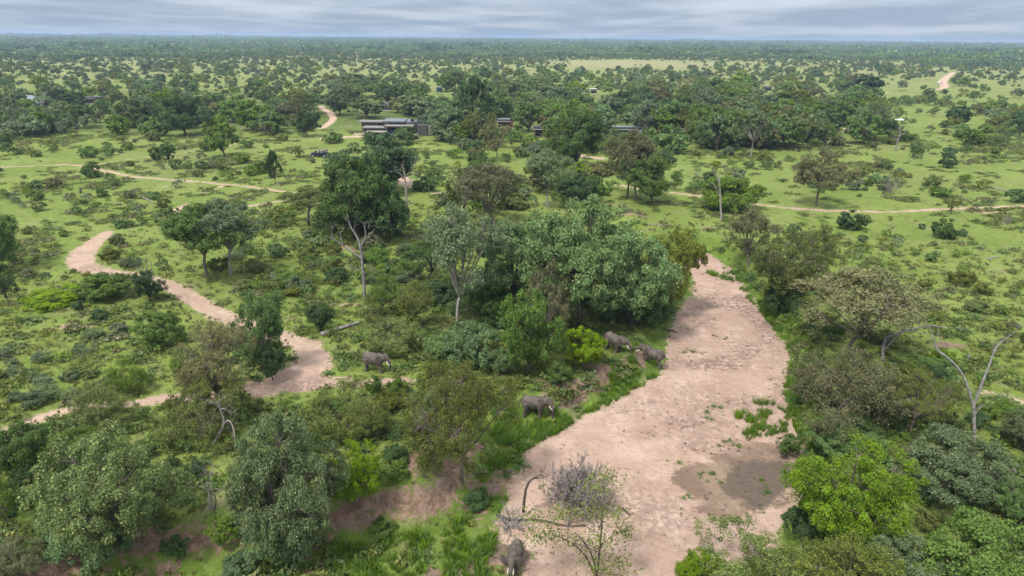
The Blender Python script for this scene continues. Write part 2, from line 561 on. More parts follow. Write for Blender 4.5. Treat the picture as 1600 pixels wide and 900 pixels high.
    bp = N(t, 'ShaderNodeBump')
    bp.inputs['Strength'].default_value = .9
    bp.inputs['Distance'].default_value = .7
    t.links.new(hgt, bp.inputs['Height'])
    t.links.new(bp.outputs[0], b.inputs['Normal'])
    t.links.new(b.outputs[0], out.inputs[0])
    return m


def build_ground():
    ys = [8.0]
    while ys[-1] < 15000:
        y = ys[-1]
        ys.append(y * (1.0052 if 30 < y < 420 else (1.03 if y > 420 else 1.06)))
    ys = np.array(ys)
    tt = np.linspace(-1.15, 1.15, 520)
    X = ys[:, None] * tt[None, :]
    X = X + np.sign(tt)[None, :] * 30 * np.clip((np.abs(tt) - .9) / .25, 0, 1)[None, :]
    Y = np.repeat(ys[:, None], len(tt), 1)
    x, y = X.ravel(), Y.ravel()
    z = height(x, y)
    n = len(x)
    A = {k: np.full(n, 6.0) for k in ('sand', 'track', 'mud', 'wet')}
    for k in ('soil', 'lush', 'pale', 'wood', 'stain', 'crown'):
        A[k] = np.zeros(n)
    nr = y < 300
    xn, yn = x[nr], y[nr]
    fd = sdf_poly(xn, yn, FLOOR)
    A['sand'][nr] = np.clip(np.minimum(sdf_poly(xn, yn, SAND), sdf_poly(xn, yn, CROSS)), -6, 6)
    A['mud'][nr] = np.clip(sdf_poly(xn, yn, MUD), -6, 6)
    A['wet'][nr] = np.clip(sdf_poly(xn, yn, MUDWET), -6, 6)
    for line, hw in TRACKS:
        lo, hi = line.min(0) - 12, line.max(0) + 12
        s = (x > lo[0]) & (x < hi[0]) & (y > lo[1]) & (y < hi[1])
        A['track'][s] = np.minimum(A['track'][s], dist_line(x[s], y[s], line, hw))
        if hw.max() < 1.35 and s.any():
            A['crown'][s] = np.maximum(A['crown'][s], np.exp(-(dist_line(x[s], y[s], line, hw * 0) / .34) ** 2))
    for (a, b, rx, ry) in PATCH:
        q = plane_at(a, b)
        s = (np.abs(x - q[0]) < rx * 4) & (np.abs(y - q[1]) < ry * 30)
        stretch = 1.0 if b > 200 else 3.0
        d = (np.hypot((x[s] - q[0]) / rx, (y[s] - q[1]) / (ry * stretch)) - 1) * min(rx, ry)
        A['track'][s] = np.minimum(A['track'][s], d)
    # bare soil: steep banks on the left side, spots
    bank = np.clip(1 - np.abs(fd - 2.2) / 2.4, 0, 1)
    px, py, _ = project(np.column_stack([xn, yn, z[nr]]))
    leftb = ((px < 760) & (py > 690)) | ((px > 840) & (px < 1010) & (py > 545) & (py < 640))
    A['soil'][nr] = bank * np.where(leftb, .85, .25)
    inl = (fd < 1) & (py > 690) & (px < 830)
    A['soil'][nr] = np.where(inl, np.maximum(A['soil'][nr], np.clip((fbm(xn / 3.2, yn / 2.2, 83) - .42) * 3.0, 0, .6)), A['soil'][nr])
    for (a, b, rx, ry, s_) in SOIL:
        q = plane_at(a, b)
        s = (np.abs(x - q[0]) < rx * 3) & (np.abs(y - q[1]) < ry * 3)
        e = np.exp(-1.2 * (((x[s] - q[0]) / rx) ** 2 + ((y[s] - q[1]) / ry) ** 2))
        A['soil'][s] = np.maximum(A['soil'][s], s_ * e)
    A['lush'][nr] = np.clip(1.3 - np.maximum(fd, 0) / 5, 0, 1)
    A['stain'][nr] = np.clip(fbm(xn / 5, yn / 5, 61) * 3.2 - 1.55, 0, .85) + .3 * ((yn > 84) & (yn < 140))
    q = plane_at(1010, 800, BED)
    A['stain'][nr] = np.maximum(A['stain'][nr], .8 * np.exp(-((xn - q[0]) / 6) ** 2 - ((yn - q[1]) / 5) ** 2))
    q = plane_at(1080, 620, BED)
    A['stain'][nr] = np.maximum(A['stain'][nr], .55 * np.exp(-((xn - q[0]) / 7) ** 2 - ((yn - q[1]) / 6) ** 2))
    # open pale field far off, dark woodland floors
    c0, c1 = plane_at(1050, 106), plane_at(1050, 96)
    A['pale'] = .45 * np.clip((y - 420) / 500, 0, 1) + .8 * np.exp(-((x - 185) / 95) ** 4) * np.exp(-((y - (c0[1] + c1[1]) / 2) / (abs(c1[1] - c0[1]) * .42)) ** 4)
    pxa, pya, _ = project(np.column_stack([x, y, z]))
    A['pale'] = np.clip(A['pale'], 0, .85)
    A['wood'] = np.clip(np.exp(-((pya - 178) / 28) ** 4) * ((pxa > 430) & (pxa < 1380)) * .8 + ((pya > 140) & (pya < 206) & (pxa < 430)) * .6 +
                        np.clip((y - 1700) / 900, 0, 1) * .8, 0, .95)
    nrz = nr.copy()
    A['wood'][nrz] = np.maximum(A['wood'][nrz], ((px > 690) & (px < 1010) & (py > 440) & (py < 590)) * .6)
    ny, nx = X.shape
    idx = np.arange(n).reshape(ny, nx)
    Q = np.stack([idx[:-1, :-1], idx[:-1, 1:], idx[1:, 1:], idx[1:, :-1]], -1).reshape(-1, 4)
    fa = {k: A[k][Q].mean(1) for k in ('sand', 'track', 'mud')}
    crossd = np.full(n, 9.0)
    crossd[nr] = sdf_poly(xn, yn, CROSS)
    fc = crossd[Q].mean(1)
    cls = np.zeros(len(Q), int)
    cls[(fa['track'] < 0) | (fc < 0)] = 2
    cls[(fa['sand'] < 0) & (fc >= 0)] = 1
    cls[(fa['mud'] < 0)] = 3
    V = np.column_stack([x, y, z])
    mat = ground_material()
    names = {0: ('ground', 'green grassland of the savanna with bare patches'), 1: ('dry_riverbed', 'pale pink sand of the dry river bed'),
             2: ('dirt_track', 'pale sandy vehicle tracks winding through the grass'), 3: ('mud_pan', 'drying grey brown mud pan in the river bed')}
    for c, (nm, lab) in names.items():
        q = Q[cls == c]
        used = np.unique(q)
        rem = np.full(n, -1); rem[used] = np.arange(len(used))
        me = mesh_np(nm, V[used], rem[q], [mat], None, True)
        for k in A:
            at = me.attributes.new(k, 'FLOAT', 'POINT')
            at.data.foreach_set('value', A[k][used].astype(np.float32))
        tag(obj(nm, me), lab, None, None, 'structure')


build_ground()


# ------------------------------------------------------------------ vegetation generators
def unit(v):
    return v / (np.linalg.norm(v, axis=-1, keepdims=True) + 1e-9)


def leaves_mesh(name, C, Nn, size, rs, mat, aspect=1.7):
    """one rhombic leaf spray per point"""
    n = len(C)
    a = unit(np.cross(Nn, rs.normal(size=(n, 3))))
    b = np.cross(Nn, a)
    s = size * rs.uniform(.35, 1.55, (n, 1))
    V = np.stack([C - a * s * aspect * .5, C + b * s * .5 + Nn * s * .12, C + a * s * aspect * .5, C - b * s * .5 + Nn * s * .12], 1).reshape(-1, 3)
    Fq = np.arange(n * 4).reshape(n, 4)
    return mesh_np(name, V, Fq, [mat])


def bez(p0, p1, p2, n):
    t = np.linspace(0, 1, n)[:, None]
    return (1 - t) ** 2 * p0 + 2 * t * (1 - t) * p1 + t * t * p2


def gen_tree(seed, nm, leafm, barkm, W=8., H=7., base=.3, lobes=8, clumps=70, lpc=90, lsize=.2, tr=.22, cr=.8, flat=.7, stems=1, twig=.5, spread=.62, lean=0., up_bias=.25, wild=1.0, sides=6, droop=0.):
    """returns wood mesh, leaf mesh, width, height"""
    rs = np.random.RandomState(seed)
    z0 = base * H
    cen = np.array([lean * W, 0, (z0 + H) / 2]); rad = np.array([W / 2, W / 2, (H - z0) / 2])
    L = []
    for i in range(lobes):
        th = 2 * math.pi * (i + rs.uniform(-.35, .35)) / lobes * 1.618 * 1.0
        zz_ = rs.uniform(-.65, .75)
        rr_ = math.sqrt(max(0, 1 - zz_ * zz_)) * rs.uniform(.55, 1.05) * spread * (1 + .3 * wild * rs.uniform(-1, 1))
        L.append(cen + rad * np.array([rr_ * math.cos(th), rr_ * math.sin(th), zz_ * spread]))
    L.append(cen + rad * np.array([rs.uniform(-.15, .15), rs.uniform(-.15, .15), spread]))
    L = np.array(L)
    lr = rad * rs.uniform(.34, .56, (len(L), 1))
    C = []; lob = []
    for k in range(clumps):
        i = rs.randint(len(L))
        d = unit(rs.normal(size=3) + unit(L[i] - cen) * .9 + np.array([0, 0, up_bias]))
        C.append(L[i] + d * lr[i] * rs.uniform(.55, 1.1)); lob.append(i)
    C = np.array(C)
    C[:, 2] = np.maximum(C[:, 2], .12 * H * .5)
    rC = cr * rs.uniform(.55, 1.35, len(C))
    idx = np.repeat(np.arange(len(C)), lpc)
    d = unit(rs.normal(size=(len(idx), 3)) + np.array([0, 0, .35]))
    rad_ = rs.uniform(.25, 1.0, (len(idx), 1)) ** .6
    pos = C[idx] + d * rad_ * rC[idx][:, None] * np.array([1, 1, flat])
    pos[:, 2] -= droop * (rad_[:, 0] ** 2) * rC[idx]
    ok = pos[:, 2] > .05
    pos, d, idx = pos[ok], d[ok], idx[ok]
    nn = unit(d * .55 + unit(pos - cen) * .3 + rs.normal(size=d.shape) * .55 + np.array([0, 0, .35]))
    lm = leaves_mesh(nm + '_leaves', pos, nn, lsize, rs, leafm)
    # wood
    mb = MB()
    for s in range(stems):
        off = np.array([rs.normal() * .06 * W, rs.normal() * .06 * W, 0]) if stems > 1 else np.zeros(3)
        fk = cen * np.array([.7, 0, 0]) + off * 2.2 + np.array([rs.normal() * .03 * W, rs.normal() * .03 * W, max(z0 * 1.02, .12 * H)])
        if stems == 1:
            p = bez(np.array([0, 0, -.4]), np.array([rs.normal() * .04 * W, rs.normal() * .04 * W, fk[2] * .5]), fk, 7)
            rads = tr * np.array([1.35, 1.12, 1, .92, .86, .82, .8])
            mb.tube(p, rads, sides)
        else:
            mb.tube(bez(off + np.array([0, 0, -.3]), off * 1.4 + np.array([0, 0, fk[2] * .5]), fk, 5), tr * np.linspace(1.0, .7, 5), sides)
        for i in range(len(L)):
            if stems > 1 and i % stems != s:
                continue
            mid_ = (fk + L[i]) / 2 + np.array([rs.normal(), rs.normal(), rs.uniform(0, 1.2)]) * .05 * W
            mb.tube(bez(fk, mid_, L[i], 6), tr * np.linspace(.62, .2, 6) * (1 if stems == 1 else .9), max(4, sides - 1), False)
    for k in range(len(C)):
        if rs.rand() < twig:
            i = lob[k]
            p0 = L[i]; m_ = (p0 + C[k]) / 2 + rs.normal(size=3) * .04 * W
            mb.tube(bez(p0, m_, C[k] + (C[k] - p0) * .1, 4), tr * np.linspace(.2, .05, 4), 4, False)
    wm = mb.mesh(nm + '_wood', barkm, True)
    q = np.percentile(pos[:, :2], [1, 99], axis=0)
    return wm, lm, float((q[1] - q[0]).mean()), float(np.percentile(pos[:, 2], 99.3)), z0


def gen_bare(seed, nm, barkm, W=5., H=4., stems=9, tr=.07, depth=4, sides=4, spread=1.15, kids=3, rmin=.018):
    """leafless, much branched bush"""
    rs = np.random.RandomState(seed)
    mb = MB()

    def grow(p, d, ln, r, k):
        q = p + d * ln
        m_ = (p + q) / 2 + rs.normal(size=3) * ln * .12
        mb.tube(bez(p, m_, q, 4), np.linspace(r, max(r * .6, rmin), 4), sides, False)
        if k > 0:
            for _ in range(kids):
                dd = unit(d + rs.normal(size=3) * .62 + np.array([0, 0, .12]))
                f = rs.uniform(.45, .95)
                grow(p + (q - p) * f, dd, ln * rs.uniform(.5, .8), max(r * .6, rmin), k - 1)
    for s in range(stems):
        a = 2 * math.pi * s / stems + rs.normal() * .3
        e = rs.uniform(.25, 1.0)
        d = unit(np.array([math.cos(a) * spread * (1.2 - e * .6), math.sin(a) * spread * (1.2 - e * .6), e]))
        grow(np.array([math.cos(a) * .1, math.sin(a) * .1, -.1]), d, H * .42 * rs.uniform(.7, 1.2), tr, depth - 1)
    V = np.vstack(mb.v)
    me = mb.mesh(nm, barkm)
    return me, float(np.ptp(V[:, 0]) * .5 + np.ptp(V[:, 1]) * .5), float(V[:, 2].max())


# leaf colour families
LEAF = {
    'dark': leaf_mat('dark_green_leaves', (.032, .074, .022), (.096, .176, .048)),
    'teal': leaf_mat('blue_green_leaves', (.066, .128, .042), (.185, .295, .105), (.28, .37, .17)),
    'grey': leaf_mat('grey_green_leaves', (.074, .120, .048), (.185, .255, .110), (.27, .33, .17)),
    'olive': leaf_mat('olive_leaves', (.068, .100, .016), (.175, .220, .044), (.24, .25, .07)),
    'brown': leaf_mat('brownish_olive_leaves', (.090, .100, .040), (.220, .228, .098), (.30, .28, .12)),
    'lime': leaf_mat('bright_green_leaves', (.058, .130, .008), (.195, .335, .014)),
    'vivid': leaf_mat('vivid_green_leaves', (.060, .125, .006), (.210, .350, .014)),
    'mid': leaf_mat('mid_green_leaves', (.058, .122, .022), (.160, .262, .050)),
    'yellow': leaf_mat('yellow_green_leaves', (0.075, 0.118, 0.026), (0.195, 0.270, 0.065), (0.36, 0.37, 0.100)),
}
LIGHTENED_LEAF = {      # leaf colours with light painted in, against self-shading of coarse far crowns
    'dark': leaf_mat('scrub_dark_leaves', (0.048, 0.103, 0.034), (0.138, 0.230, 0.076)), 'teal': leaf_mat('lightened_blue_green_leaves', (0.075, 0.134, 0.058), (0.190, 0.280, 0.134)),
    'grey': leaf_mat('scrub_grey_leaves', (0.106, 0.148, 0.074), (0.247, 0.297, 0.162)), 'olive': leaf_mat('scrub_olive_leaves', (0.098, 0.132, 0.029), (0.247, 0.286, 0.074)),
    'brown': leaf_mat('lightened_brownish_leaves', (0.121, 0.132, 0.056), (0.276, 0.280, 0.123)), 'lime': leaf_mat('lightened_bright_leaves', (0.086, 0.157, 0.013), (0.253, 0.370, 0.034)),
    'mid': leaf_mat('scrub_mid_leaves', (0.081, 0.155, 0.034), (0.213, 0.319, 0.076)), 'yellow': leaf_mat('scrub_yellow_leaves', (0.115, 0.168, 0.036), (0.287, 0.347, 0.090)),
}
WORD = {'dark': 'dark green', 'teal': 'blue-green', 'grey': 'grey-green', 'olive': 'olive', 'brown': 'brownish olive', 'lime': 'bright green', 'vivid': 'vivid green',
        'mid': 'mid-green', 'yellow': 'yellow-green'}
# growth forms: dense round tree, airy tree, flat topped tree, dense bush, airy bush
FORM = {
    'round': dict(W=9., H=8., base=.14, lobes=16, clumps=240, lpc=150, lsize=.135, tr=.26, cr=.72, flat=.8, spread=.70, sides=7, up_bias=.1),
    'great': dict(W=19., H=14., base=.14, lobes=36, clumps=520, lpc=150, lsize=.205, tr=.5, cr=1.08, flat=.7, spread=.84, wild=1.5, sides=7, twig=.2),
    'airy': dict(W=8., H=8., base=.24, lobes=13, clumps=270, lpc=66, lsize=.105, tr=.17, cr=.52, flat=.85, spread=.76, twig=.9, sides=5, up_bias=.1, wild=1.4),
    'crown': dict(W=9., H=9., base=.36, lobes=15, clumps=210, lpc=120, lsize=.135, tr=.22, cr=.72, flat=.8, spread=.72, twig=.6, sides=7, up_bias=.1),
    'flat': dict(W=9., H=8., base=.52, lobes=10, clumps=130, lpc=120, lsize=.14, tr=.22, cr=.72, flat=.55, spread=.74, twig=.8, sides=6),
    'bush': dict(W=6., H=4., base=.02, lobes=15, clumps=220, lpc=120, lsize=.108, tr=.07, cr=.48, flat=.9, stems=4, spread=.74, twig=.4, sides=5),
    'loose': dict(W=6., H=4.2, base=.04, lobes=14, clumps=290, lpc=58, lsize=.088, tr=.055, cr=.40, flat=1.0, stems=5, spread=.80, twig=.8, sides=4, wild=1.3),
}
MIDL = dict(clumps=.40, lpc=.30, lsize=2.6)
FARL = dict(clumps=.30, lpc=.19, lsize=3.6)
LIB = {}
MATLIB = {}
_seed = [100]


def variant(form, lod, k):
    key = (form, lod, k)
    if key not in LIB:
        d = dict(FORM[form])
        if lod < 0:
            d['clumps'] = int(d['clumps'] * 1.35); d['lpc'] = int(d['lpc'] * 1.35); d['lsize'] *= .68; d['cr'] *= .85; d['lobes'] += 6
        elif lod:
            m = MIDL if lod == 1 else FARL
            d['clumps'] = int(d['clumps'] * m['clumps']); d['lpc'] = int(d['lpc'] * m['lpc']); d['lsize'] *= m['lsize']
            d['twig'] = d.get('twig', .5) * (.25 if lod == 1 else 0); d['sides'] = 5 if lod == 1 else 4
            d['cr'] *= 1.05 if lod == 1 else 1.2
            if lod == 2:
                d['lobes'] = 7
        _seed[0] += 17
        LIB[key] = gen_tree(_seed[0], form + '_plant', LEAF['mid'], BARK, **d)
    return LIB[key]


def coloured(form, lod, k, leaf):
    """a copy of a far, few-faced crown in a lightened leaf colour, for the scatters"""
    key = (form, lod, k, leaf)
    if key not in MATLIB:
        me = variant(form, lod, k)[1].copy()
        me.materials[0] = LIGHTENED_LEAF[leaf]
        MATLIB[key] = me
    return MATLIB[key]


def bark_of(form, leaf):
    return BARK_DARK if leaf in ('dark', 'teal') else (BARK_PALE if form in ('airy', 'flat', 'crown') and leaf in ('grey', 'yellow') else BARK)


PLACED = []       # (x, y, radius)
REC = []          # things waiting for a label
RNG = random.Random(11)


def fit(bx, by, wpx, ty, base, bottom):
    """size and base point of a plant from its pixel box"""
    if bottom:
        d = ray(bx, by); th = math.atan2(-d[2], math.hypot(d[0], d[1]))
        by = by - .3 * wpx * math.sin(th)
    p = ground(bx, by)
    _, _, dz = project(p)
    W = .88 * wpx * float(dz) / F
    lo, hi = .3, 40.0
    ang = np.linspace(0, 2 * math.pi, 24)
    dirn = np.array([p[0], p[1]]); dirn = dirn / np.linalg.norm(dirn)
    for _ in range(24):
        Hh = (lo + hi) / 2
        c = Hh * (1 + base) / 2; b = Hh * (1 - base) / 2
        pts = np.stack([p[0] + dirn[0] * W * .42 * np.cos(ang), p[1] + dirn[1] * W * .42 * np.cos(ang), p[2] + c + b * np.sin(ang)], -1)
        top = project(pts)[1].min()
        if top > ty: lo = Hh
        else: hi = Hh
    return p, W, (lo + hi) / 2, float(dz)


def put_plant(p, W, H, dz, form, leaf, name, cat, label=None, lod=None, rz=None, group=None, k=None):
    if lod is None:
        lod = -1 if (dz < 84 and W > 3.5) else 0 if dz < 135 or W * F / dz > 62 else (1 if dz < 560 else 2)
    if form in ('bush', 'loose') and H / W > .98:
        form = 'round' if form == 'bush' else 'airy'
    if k is None:
        k = 0 if form == 'great' else RNG.randrange(2 if lod < 0 else 3)
    wm, lm, w0, h0, z0 = variant(form, lod, k)
    s = (W / w0 * RNG.uniform(.95, 1.05), W / w0 * RNG.uniform(.95, 1.05), H / h0)
    rz = RNG.uniform(0, 6.28) if rz is None else rz
    bush = form in ('bush', 'loose')
    root = bpy.data.objects.new(name, None)
    COL.objects.link(root)
    root.empty_display_size = .2
    root.location = (p[0], p[1], p[2] - .05); root.rotation_euler = (0, 0, rz); root.scale = s
    for nm, me, mt in (('stems' if bush else 'trunk', wm, bark_of(form, leaf)), ('foliage' if bush else 'crown', lm, LEAF[leaf])):
        o = obj(nm, me, root)
        o.material_slots[0].link = 'OBJECT'
        o.material_slots[0].material = mt
    tag(root, label, cat, group)
    PLACED.append((p[0], p[1], W / 2))
    if not label:
        REC.append((root, p, W, H, leaf, form))
    return root


def plant(bx, by, wpx, ty, form, leaf, label=None, bottom=None, rz=None, lod=None, k=None):
    bush = form in ('bush', 'loose')
    bottom = bush if bottom is None else bottom
    p, W, H, dz = fit(bx, by, wpx, ty, FORM[form]['base'], bottom)
    return put_plant(p, W, H, dz, form, leaf, 'bush' if bush else 'tree', 'bush' if bush else 'tree', label, lod, rz, None, k)



# ------------------------------------------------------------------ animals
ELE = None


def elephant_material():
    m, t, out = new_mat('elephant_hide')
    c = N(t, 'ShaderNodeTexCoord')
    n1 = N(t, 'ShaderNodeTexNoise'); n1.inputs['Scale'].default_value = 1.6; n1.inputs['Detail'].default_value = 5
    n2 = N(t, 'ShaderNodeTexNoise'); n2.inputs['Scale'].default_value = 16; n2.inputs['Detail'].default_value = 4
    for n in (n1, n2):
        t.links.new(c.outputs['Object'], n.inputs['Vector'])
    r = N(t, 'ShaderNodeMapRange'); r.inputs[1].default_value, r.inputs[2].default_value = .35, .68
    t.links.new(n1.outputs[0], r.inputs[0])
    col = mixc(t, r.outputs[0], (.052, .044, .038), (.120, .098, .082))
    b = N(t, 'ShaderNodeBsdfPrincipled'); b.inputs['Roughness'].default_value = .8
    t.links.new(col, b.inputs['Base Color'])
    bp = N(t, 'ShaderNodeBump'); bp.inputs['Strength'].default_value = .5; bp.inputs['Distance'].default_value = .04
    t.links.new(n2.outputs[0], bp.inputs['Height']); t.links.new(bp.outputs[0], b.inputs['Normal'])
    t.links.new(b.outputs[0], out.inputs[0])
    return m


HIDE = elephant_material()
IVORY = simple_mat('ivory', (.72, .66, .55), .5, .1)
EYE = simple_mat('dark_eye', (.015, .012, .01), .2, .1)


def fuse(mb, name, mats, voxel, smooth_it=6):
    """overlapping volumes become one continuous skin"""
    me = mb.mesh(name, mats)
    o = bpy.data.objects.new(name, me)
    COL.objects.link(o)
    m = o.modifiers.new('r', 'REMESH'); m.mode = 'VOXEL'; m.voxel_size = voxel; m.use_smooth_shade = True
    s = o.modifiers.new('s', 'SMOOTH'); s.iterations = smooth_it; s.factor = .5
    dg = bpy.context.evaluated_depsgraph_get()
    res = bpy.data.meshes.new_from_object(o.evaluated_get(dg))
    res.name = name
    bpy.data.objects.remove(o)
    for q in (mats if isinstance(mats, (list, tuple)) else [mats]):
        if q.name not in [x.name for x in res.materials if x]:
            res.materials.append(q)
    return res


def rotz(p, c, a):
    p = np.asarray(p, float) - c
    ca, sa = math.cos(a), math.sin(a)
    return np.stack([p[..., 0] * ca - p[..., 1] * sa, p[..., 0] * sa + p[..., 1] * ca, p[..., 2]], -1) + c


def elephant(loc, heading, S, label, legs, trunk, ear=.5, head_yaw=0., head_z=0., tail=0., tilt=0.):
    """legs: fore-aft swing of front left, front right, hind left, hind right; trunk: path in head frame"""
    mb = MB()
    mb.ell((-.15, 0, 1.78), (1.35, .74, .80), Matrix.Rotation(.04, 4, 'Y'))
    mb.ell((-.95, 0, 1.86), (.74, .66, .80))
    mb.ell((.70, 0, 1.90), (.70, .64, .78))
    mb.ell((-.1, 0, 2.32), (1.0, .34, .30))
    mb.ell((-.05, 0, 1.35), (1.0, .6, .45))
    for i, (x, y, hind) in enumerate(((.72, .36, 0), (.72, -.36, 0), (-1.05, .36, 1), (-1.05, -.36, 1))):
        g = legs[i]
        if hind:
            mb.tube([(x, y * .9, 1.75), (x + .12 + g * .25, y, 1.05), (x - .04 + g * .75, y, .55), (x - .02 + g * 1.0, y, .10), (x + g * 1.0, y, 0)], [.46, .30, .215, .215, .25], 10)
        else:
            mb.tube([(x, y * .9, 1.75), (x + g * .35, y, 1.0), (x + g * .75, y, .5), (x + g * 1.0, y, .1), (x + g * 1.0 + .03, y, 0)], [.38, .27, .205, .205, .24], 10)
    hc = np.array([1.15, 0, 2.1])
    hz = np.array([0, 0, head_z])
    H = lambda pts: rotz(np.asarray(pts, float) + hz, hc, head_yaw)
    mb.tube(np.vstack([[.7, 0, 1.95], H([(1.25, 0, 2.12), (1.6, 0, 2.2)])]), [.62, .5, .44], 10)
    hr = Matrix.Rotation(head_yaw, 4, 'Z')
    mb.ell(H([(1.70, 0, 2.30)])[0], (.46, .40, .46), hr)
    mb.ell(H([(1.92, 0, 2.08)])[0], (.36, .32, .40), hr)
    mb.ell(H([(1.74, 0, 1.86)])[0], (.30, .22, .22), hr)
    for s in (1, -1):
        mb.ell(H([(1.62, s * .2, 2.60)])[0], (.22, .17, .14), hr)
    tp = H(trunk)
    mb.tube(smooth_open(tp, 2), np.interp(np.linspace(0, 1, len(smooth_open(tp, 2))), [0, .15, .5, 1], [.29, .225, .155, .085]), 10)
    for s in (1, -1):
        a = ear
        q = H([(1.38, s * .38, 2.22)])[0]
        rot = hr @ Matrix.Rotation(s * (math.pi - a), 4, 'Z') @ Matrix.Rotation(.12, 4, 'Y')
        # ear blade hinged at the head, swung out by the angle a
        dirx = np.array(rot.to_3x3() @ Vector((1, 0, 0)))
        c = q + dirx * .42 + np.array([0, 0, -.10])
        mb.ell(c, (.50, .075, .62), rot, 14, 10)
        mb.ell(c + np.array([0, 0, -.34]) - dirx * .12, (.28, .07, .42), rot, 12, 8)
    mb.tube([(-1.62, 0, 2.05), (-1.82, tail * .3, 1.7), (-1.86, tail * .6, 1.25), (-1.82, tail, .82)], [.10, .065, .055, .075], 8)
    body = fuse(mb, 'body', HIDE, .052, 5)
    root = bpy.data.objects.new('elephant', None)
    COL.objects.link(root)
    root.location = loc; root.rotation_euler = (0, tilt, heading); root.scale = (S, S, S)
    obj('body', body, root)
    for s in (1, -1):
        tk = MB().tube(smooth_open(H([(1.95, s * .21, 1.92), (2.10, s * .26, 1.68), (2.28, s * .28, 1.52), (2.46, s * .25, 1.48)]), 2), np.linspace(.068, .02, 10)[:len(smooth_open(np.zeros((4, 3)), 2))] if False else np.linspace(.068, .02, len(smooth_open(np.zeros((4, 3)), 2))), 8)
        obj('tusk', tk.mesh('tusk', IVORY, True), root)
        obj('eye', MB().ell(H([(1.90, s * .335, 2.22)])[0], (.05, .035, .05), None, 8, 6).mesh('eye', EYE, True), root)
    tag(root, label, 'elephant', 'elephants around the dry river bed')
    return root


T_DOWN = [(2.02, 0, 2.02), (2.26, 0, 1.75), (2.34, 0, 1.3), (2.36, 0, .8), (2.30, 0, .35), (2.36, 0, .12)]
T_CURL = [(2.02, 0, 2.02), (2.26, 0, 1.75), (2.32, 0, 1.25), (2.26, 0, .75), (2.1, 0, .40), (1.92, 0, .38)]
T_FWD = [(2.02, 0, 2.05), (2.35, 0, 1.92), (2.72, 0, 1.78), (3.05, 0, 1.72), (3.32, 0, 1.80)]
T_MEET = [(2.02, 0, 2.02), (2.26, 0, 1.78), (2.42, .05, 1.4), (2.56, .1, 1.0), (2.7, .12, .8)]


def gp(px, py):
    return tuple(ground(px, py))


elephant(gp(586, 580), R(-20), 1.0, 'grey brown elephant walking right on the grass beside the sandy track', (-.38, .42, -.32, .10), T_CURL, .75, -.1, 0, .1)
elephant(gp(835, 651), R(-12), .98, 'elephant in the bright green grass strip at the foot of the bank', (.05, -.05, .1, -.1), T_DOWN, .45, -.35, -.05)
elephant(gp(958, 548), R(-38), .97, 'elephant facing right on the bushy bank with two white tusks showing', (.12, -.1, .0, .05), T_MEET, .3, .1, -.08, 0, .12)
elephant(gp(1017, 570), R(158), .97, 'dark elephant stepping up from the sand to touch another with its trunk', (.2, .05, -.12, .1), T_FWD, .35, -.1, .06, .25, -.10)
elephant(gp(804, 887), R(-104), .84, 'small elephant walking towards the viewer at the bottom edge of the sand', (.2, -.2, -.1, .15), T_DOWN, 1.15, .12, -.1)


# ------------------------------------------------------------------ dead trees and wood lying about
def dead_tree(bx, by, limbs, label, seed, r0_=.2, mat=None, name='dead_tree', cat='dead tree', twigs=2, dscale=.35):
    """limbs: list of pixel paths [(px, py, radius factor)...] lifted into the plane standing at the base, then given depth"""
    rs = np.random.RandomState(seed)
    p = ground(bx, by); _, _, dz = project(p)
    dirn = unit(np.array([p[0], p[1], 0.])); side = np.array([dirn[1], -dirn[0], 0])

    def lift(q):
        d = ray(q[0], q[1]); t = (p @ dirn) / (d @ dirn)
        w_ = d * t + np.array([0, 0, CAMH])
        return w_ - p
    trunk, limbm = MB(), MB()
    ends = []
    for li, path in enumerate(limbs):
        pts = np.array([lift(q) for q in path]); rad = np.array([q[2] for q in path]) * r0_
        if li > 0:
            k = np.linspace(0, 1, len(pts))[:, None]
            pts = pts + dirn * k * rs.uniform(-1, 1) * np.linalg.norm(pts[-1] - pts[0]) * dscale
        pr = smooth_open(np.column_stack([pts, rad]), 2)
        pr[:, :3] += rs.normal(size=(len(pr), 3)) * .02 * np.linspace(.3, 1, len(pr))[:, None]
        if li == 0:
            pr[0, 2] -= .35
        (trunk if li == 0 else limbm).tube(pr[:, :3], pr[:, 3], 8)
        for k in range(len(pr)):
            if k > len(pr) * .45 and rs.rand() < .22 * twigs:
                d = unit(unit(pr[min(k + 1, len(pr) - 1), :3] - pr[k - 1, :3]) + rs.normal(size=3) * .8 + np.array([0, 0, .25]))
                ln = rs.uniform(.4, 1.2) * (1 + 3 * r0_)
                q = pr[k, :3] + d * ln
                limbm.tube(bez(pr[k, :3], (pr[k, :3] + q) / 2 + rs.normal(size=3) * .12 * ln, q, 4), np.linspace(max(pr[k, 3] * .45, .018), .01, 4), 4, False)
                for _ in range(2):
                    qq = q + unit(d + rs.normal(size=3) * .9) * ln * .5
                    limbm.tube([pr[k, :3] + d * ln * .6, qq], [.018, .008], 4, False)
    root = bpy.data.objects.new(name, None); COL.objects.link(root); root.location = p
    obj('trunk', trunk.mesh('trunk', mat or DEADWOOD, True), root)
    if limbm.v:
        obj('branches', limbm.mesh('branches', mat or DEADWOOD, True), root)
    tag(root, label, cat)
    return root


